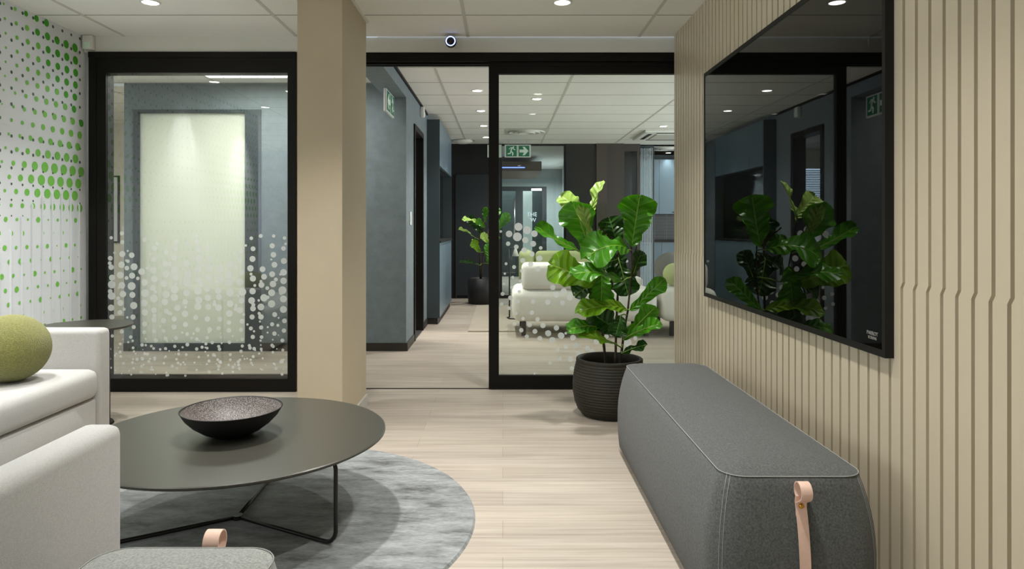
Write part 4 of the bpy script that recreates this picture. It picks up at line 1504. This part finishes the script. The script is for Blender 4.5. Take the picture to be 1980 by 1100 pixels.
obj('arm', rbox(0.52, 0.66, -0.40, 0.35, 0.2, 0.66, 0.06, 6), M['pale_green'], ga, True)
for x in (-0.45, 0.45):
    for y in (-0.3, 0.3):
        obj('leg', box(x - 0.02, x + 0.02, y - 0.02, y + 0.02, 0, 0.15), M['black_metal'], ga)
fl = thing('floor_lamp', 'slim black floor lamp with small white shade beside the white sofa', 'lamp', (0.085, 8.7, 0.014))
bm = bmesh.new(); tube(bm, [(0, 0, 0.01), (0, 0, 0.5), (0, 0, 0.86)], 0.010, 10)
obj('pole', bm, M['black_metal'], fl, True)
bm = bmesh.new(); tube(bm, [(0.0, 0, 0.012), (-0.03, -0.02, 0.008), (0.0, -0.13, 0.008), (0.08, -0.15, 0.008), (0.14, -0.06, 0.008)], 0.008, 8)
obj('base', bm, M['black_metal'], fl, True)
bm = bmesh.new(); tube(bm, [(0, 0, 0.855), (0.03, 0, 0.88), (0.07, 0, 0.865)], 0.006, 8)
obj('arm', bm, M['black_metal'], fl, True)
bm = bmesh.new(); lathe(bm, [(0.012, 0.87), (0.045, 0.775), (0.043, 0.775), (0.011, 0.866)], 0.075, 0, 0, 24)
obj('lamp_shade', bm, M['white_plastic'], fl, True)

# kitchen at the far right
KY = 12.72
struct('wall_kitchen', box(2.2, 5.1, 12.96, 13.06, 0, CEIL), M['blue_wall'])
struct('wall_kitchen_side', box(2.10, 2.20, LY + 0.06, 12.96, 0, CEIL), M['dark_wall'])
struct('ceiling_kitchen', box(2.2, 5.1, LY, 12.96, CEIL - 0.0, CEIL + 0.02), M['ceiling'])


def units(name, label, y0, y1, z0, z1, xs, m, handle):
    t = thing(name, label, 'cabinet', (xs[0], y1, z0))
    L_ = xs[-1] - xs[0]
    obj('body', box(0, L_, y0 - y1 + 0.02, -0.001, 0, z1 - z0), M['blue_cab_dark'], t)
    for a, b in zip(xs, xs[1:]):
        dd = obj('cabinet_door', box(a - xs[0] + 0.002, b - xs[0] - 0.002, y0 - y1, y0 - y1 + 0.02, 0.0, z1 - z0), M[m], t)
        cx = (a + b) / 2 - xs[0]
        zz = 0.03 if handle == 'low' else z1 - z0 - 0.05
        obj('handle', box(cx - 0.06, cx + 0.06, y0 - y1 - 0.018, y0 - y1, zz, zz + 0.012), M['black_metal'], dd)
    return t


units('wall_cabinet', 'pale blue kitchen wall cabinets under the light scallop at far right', 12.62, 12.96, 1.39, 2.38, [2.25, 2.85, 3.45, 4.05], 'blue_cab', 'low')
units('base_cabinet', 'blue kitchen base cabinets behind the ball cushions at far right', 12.42, 12.96, 0.08, 0.88, [2.25, 2.85, 3.45, 4.05], 'blue_cab', 'high')
tag(obj('kitchen_plinth', box(2.25, 4.05, 12.48, 12.94, 0, 0.08), M['skirting']), 'dark plinth under the blue kitchen base cabinets', 'plinth')
tag(obj('kitchen_worktop', box(2.22, 4.08, 12.40, 12.96, 0.88, 0.915), M['dark_wall']), 'dark kitchen worktop on the blue base cabinets', 'worktop')
bm = box(2.22, 4.08, 12.945, 12.9605, 0.915, 1.39)
for i in range(7):
    bx(bm, 2.22, 4.08, 12.943, 12.946, 0.97 + i * 0.06, 0.972 + i * 0.06, 1)
for i in range(8):
    bx(bm, 2.4 + i * 0.22, 2.404 + i * 0.22, 12.943, 12.946, 0.915, 1.39, 1)
sb_ = struct('trim_6', bm, [M['dark_tile'], M['grey_wall']])
# fluted glass screen at the kitchen's left edge
fsn = thing('fluted_screen', 'narrow fluted glass screen at the left edge of the kitchen', 'screen', (2.22, 11.4, 0))
bm = bmesh.new()
for i in range(9):
    xx = 0.03 + i * 0.026
    lathe(bm, [(0.006, 0.05), (0.006, 2.45)], xx, 0, 0, 8)
obj('flutes', bm, M['pale_wall'], fsn, True)
obj('glass_sheet', box(0.02, 0.25, -0.004, 0.004, 0.05, 2.45), M['glass'], fsn)
obj('frame', frame_bm(0.0, 0.27, -0.012, 0.012, 0.0, 2.49, 0.02, 0.02, 0.05, 0.03), M['blue_cab_dark'], fsn)

# meeting room: window with blinds far behind the passage doorway, picture in the left passage
bm = frame_bm(-3.35, -1.3, 11.86, 11.9, 0.45, 2.2, 0.05, 0.05, 0.05, 0.05)
w5 = struct('window_5', bm, M['white_plastic'])
obj('sky_pane', box(-3.3, -1.35, 11.885, 11.89, 0.5, 2.15), emit('day_sky', (0.6, 0.78, 1.0, 1), 3.0), w5)
bm = bmesh.new()
for i in range(54):
    z = 0.52 + i * 0.03
    bx(bm, -3.29, -1.36, 11.868, 11.88, z, z + 0.016)
obj('blind', bm, M['pale_wall'], w5)
struct('wall_passage_far', box(-5.6, -3.53, 9.0, 9.1, 0, CEIL), M['cream_wall'])
pic = thing('picture_frame', 'framed print on the cream passage wall seen through the left glass', 'picture', (-5.19, 9.0, 0.95))
obj('frame', frame_bm(-0.22, 0.22, -0.025, 0, 0, 0.87, 0.02, 0.02, 0.02, 0.02), M['dark_wall'], pic)
obj('mount', box(-0.2, 0.2, -0.012, -0.001, 0.02, 0.85), M['white_wall'], pic)
obj('print', box(-0.12, 0.12, -0.0135, -0.012, 0.16, 0.71), M['grey_wall'], pic)
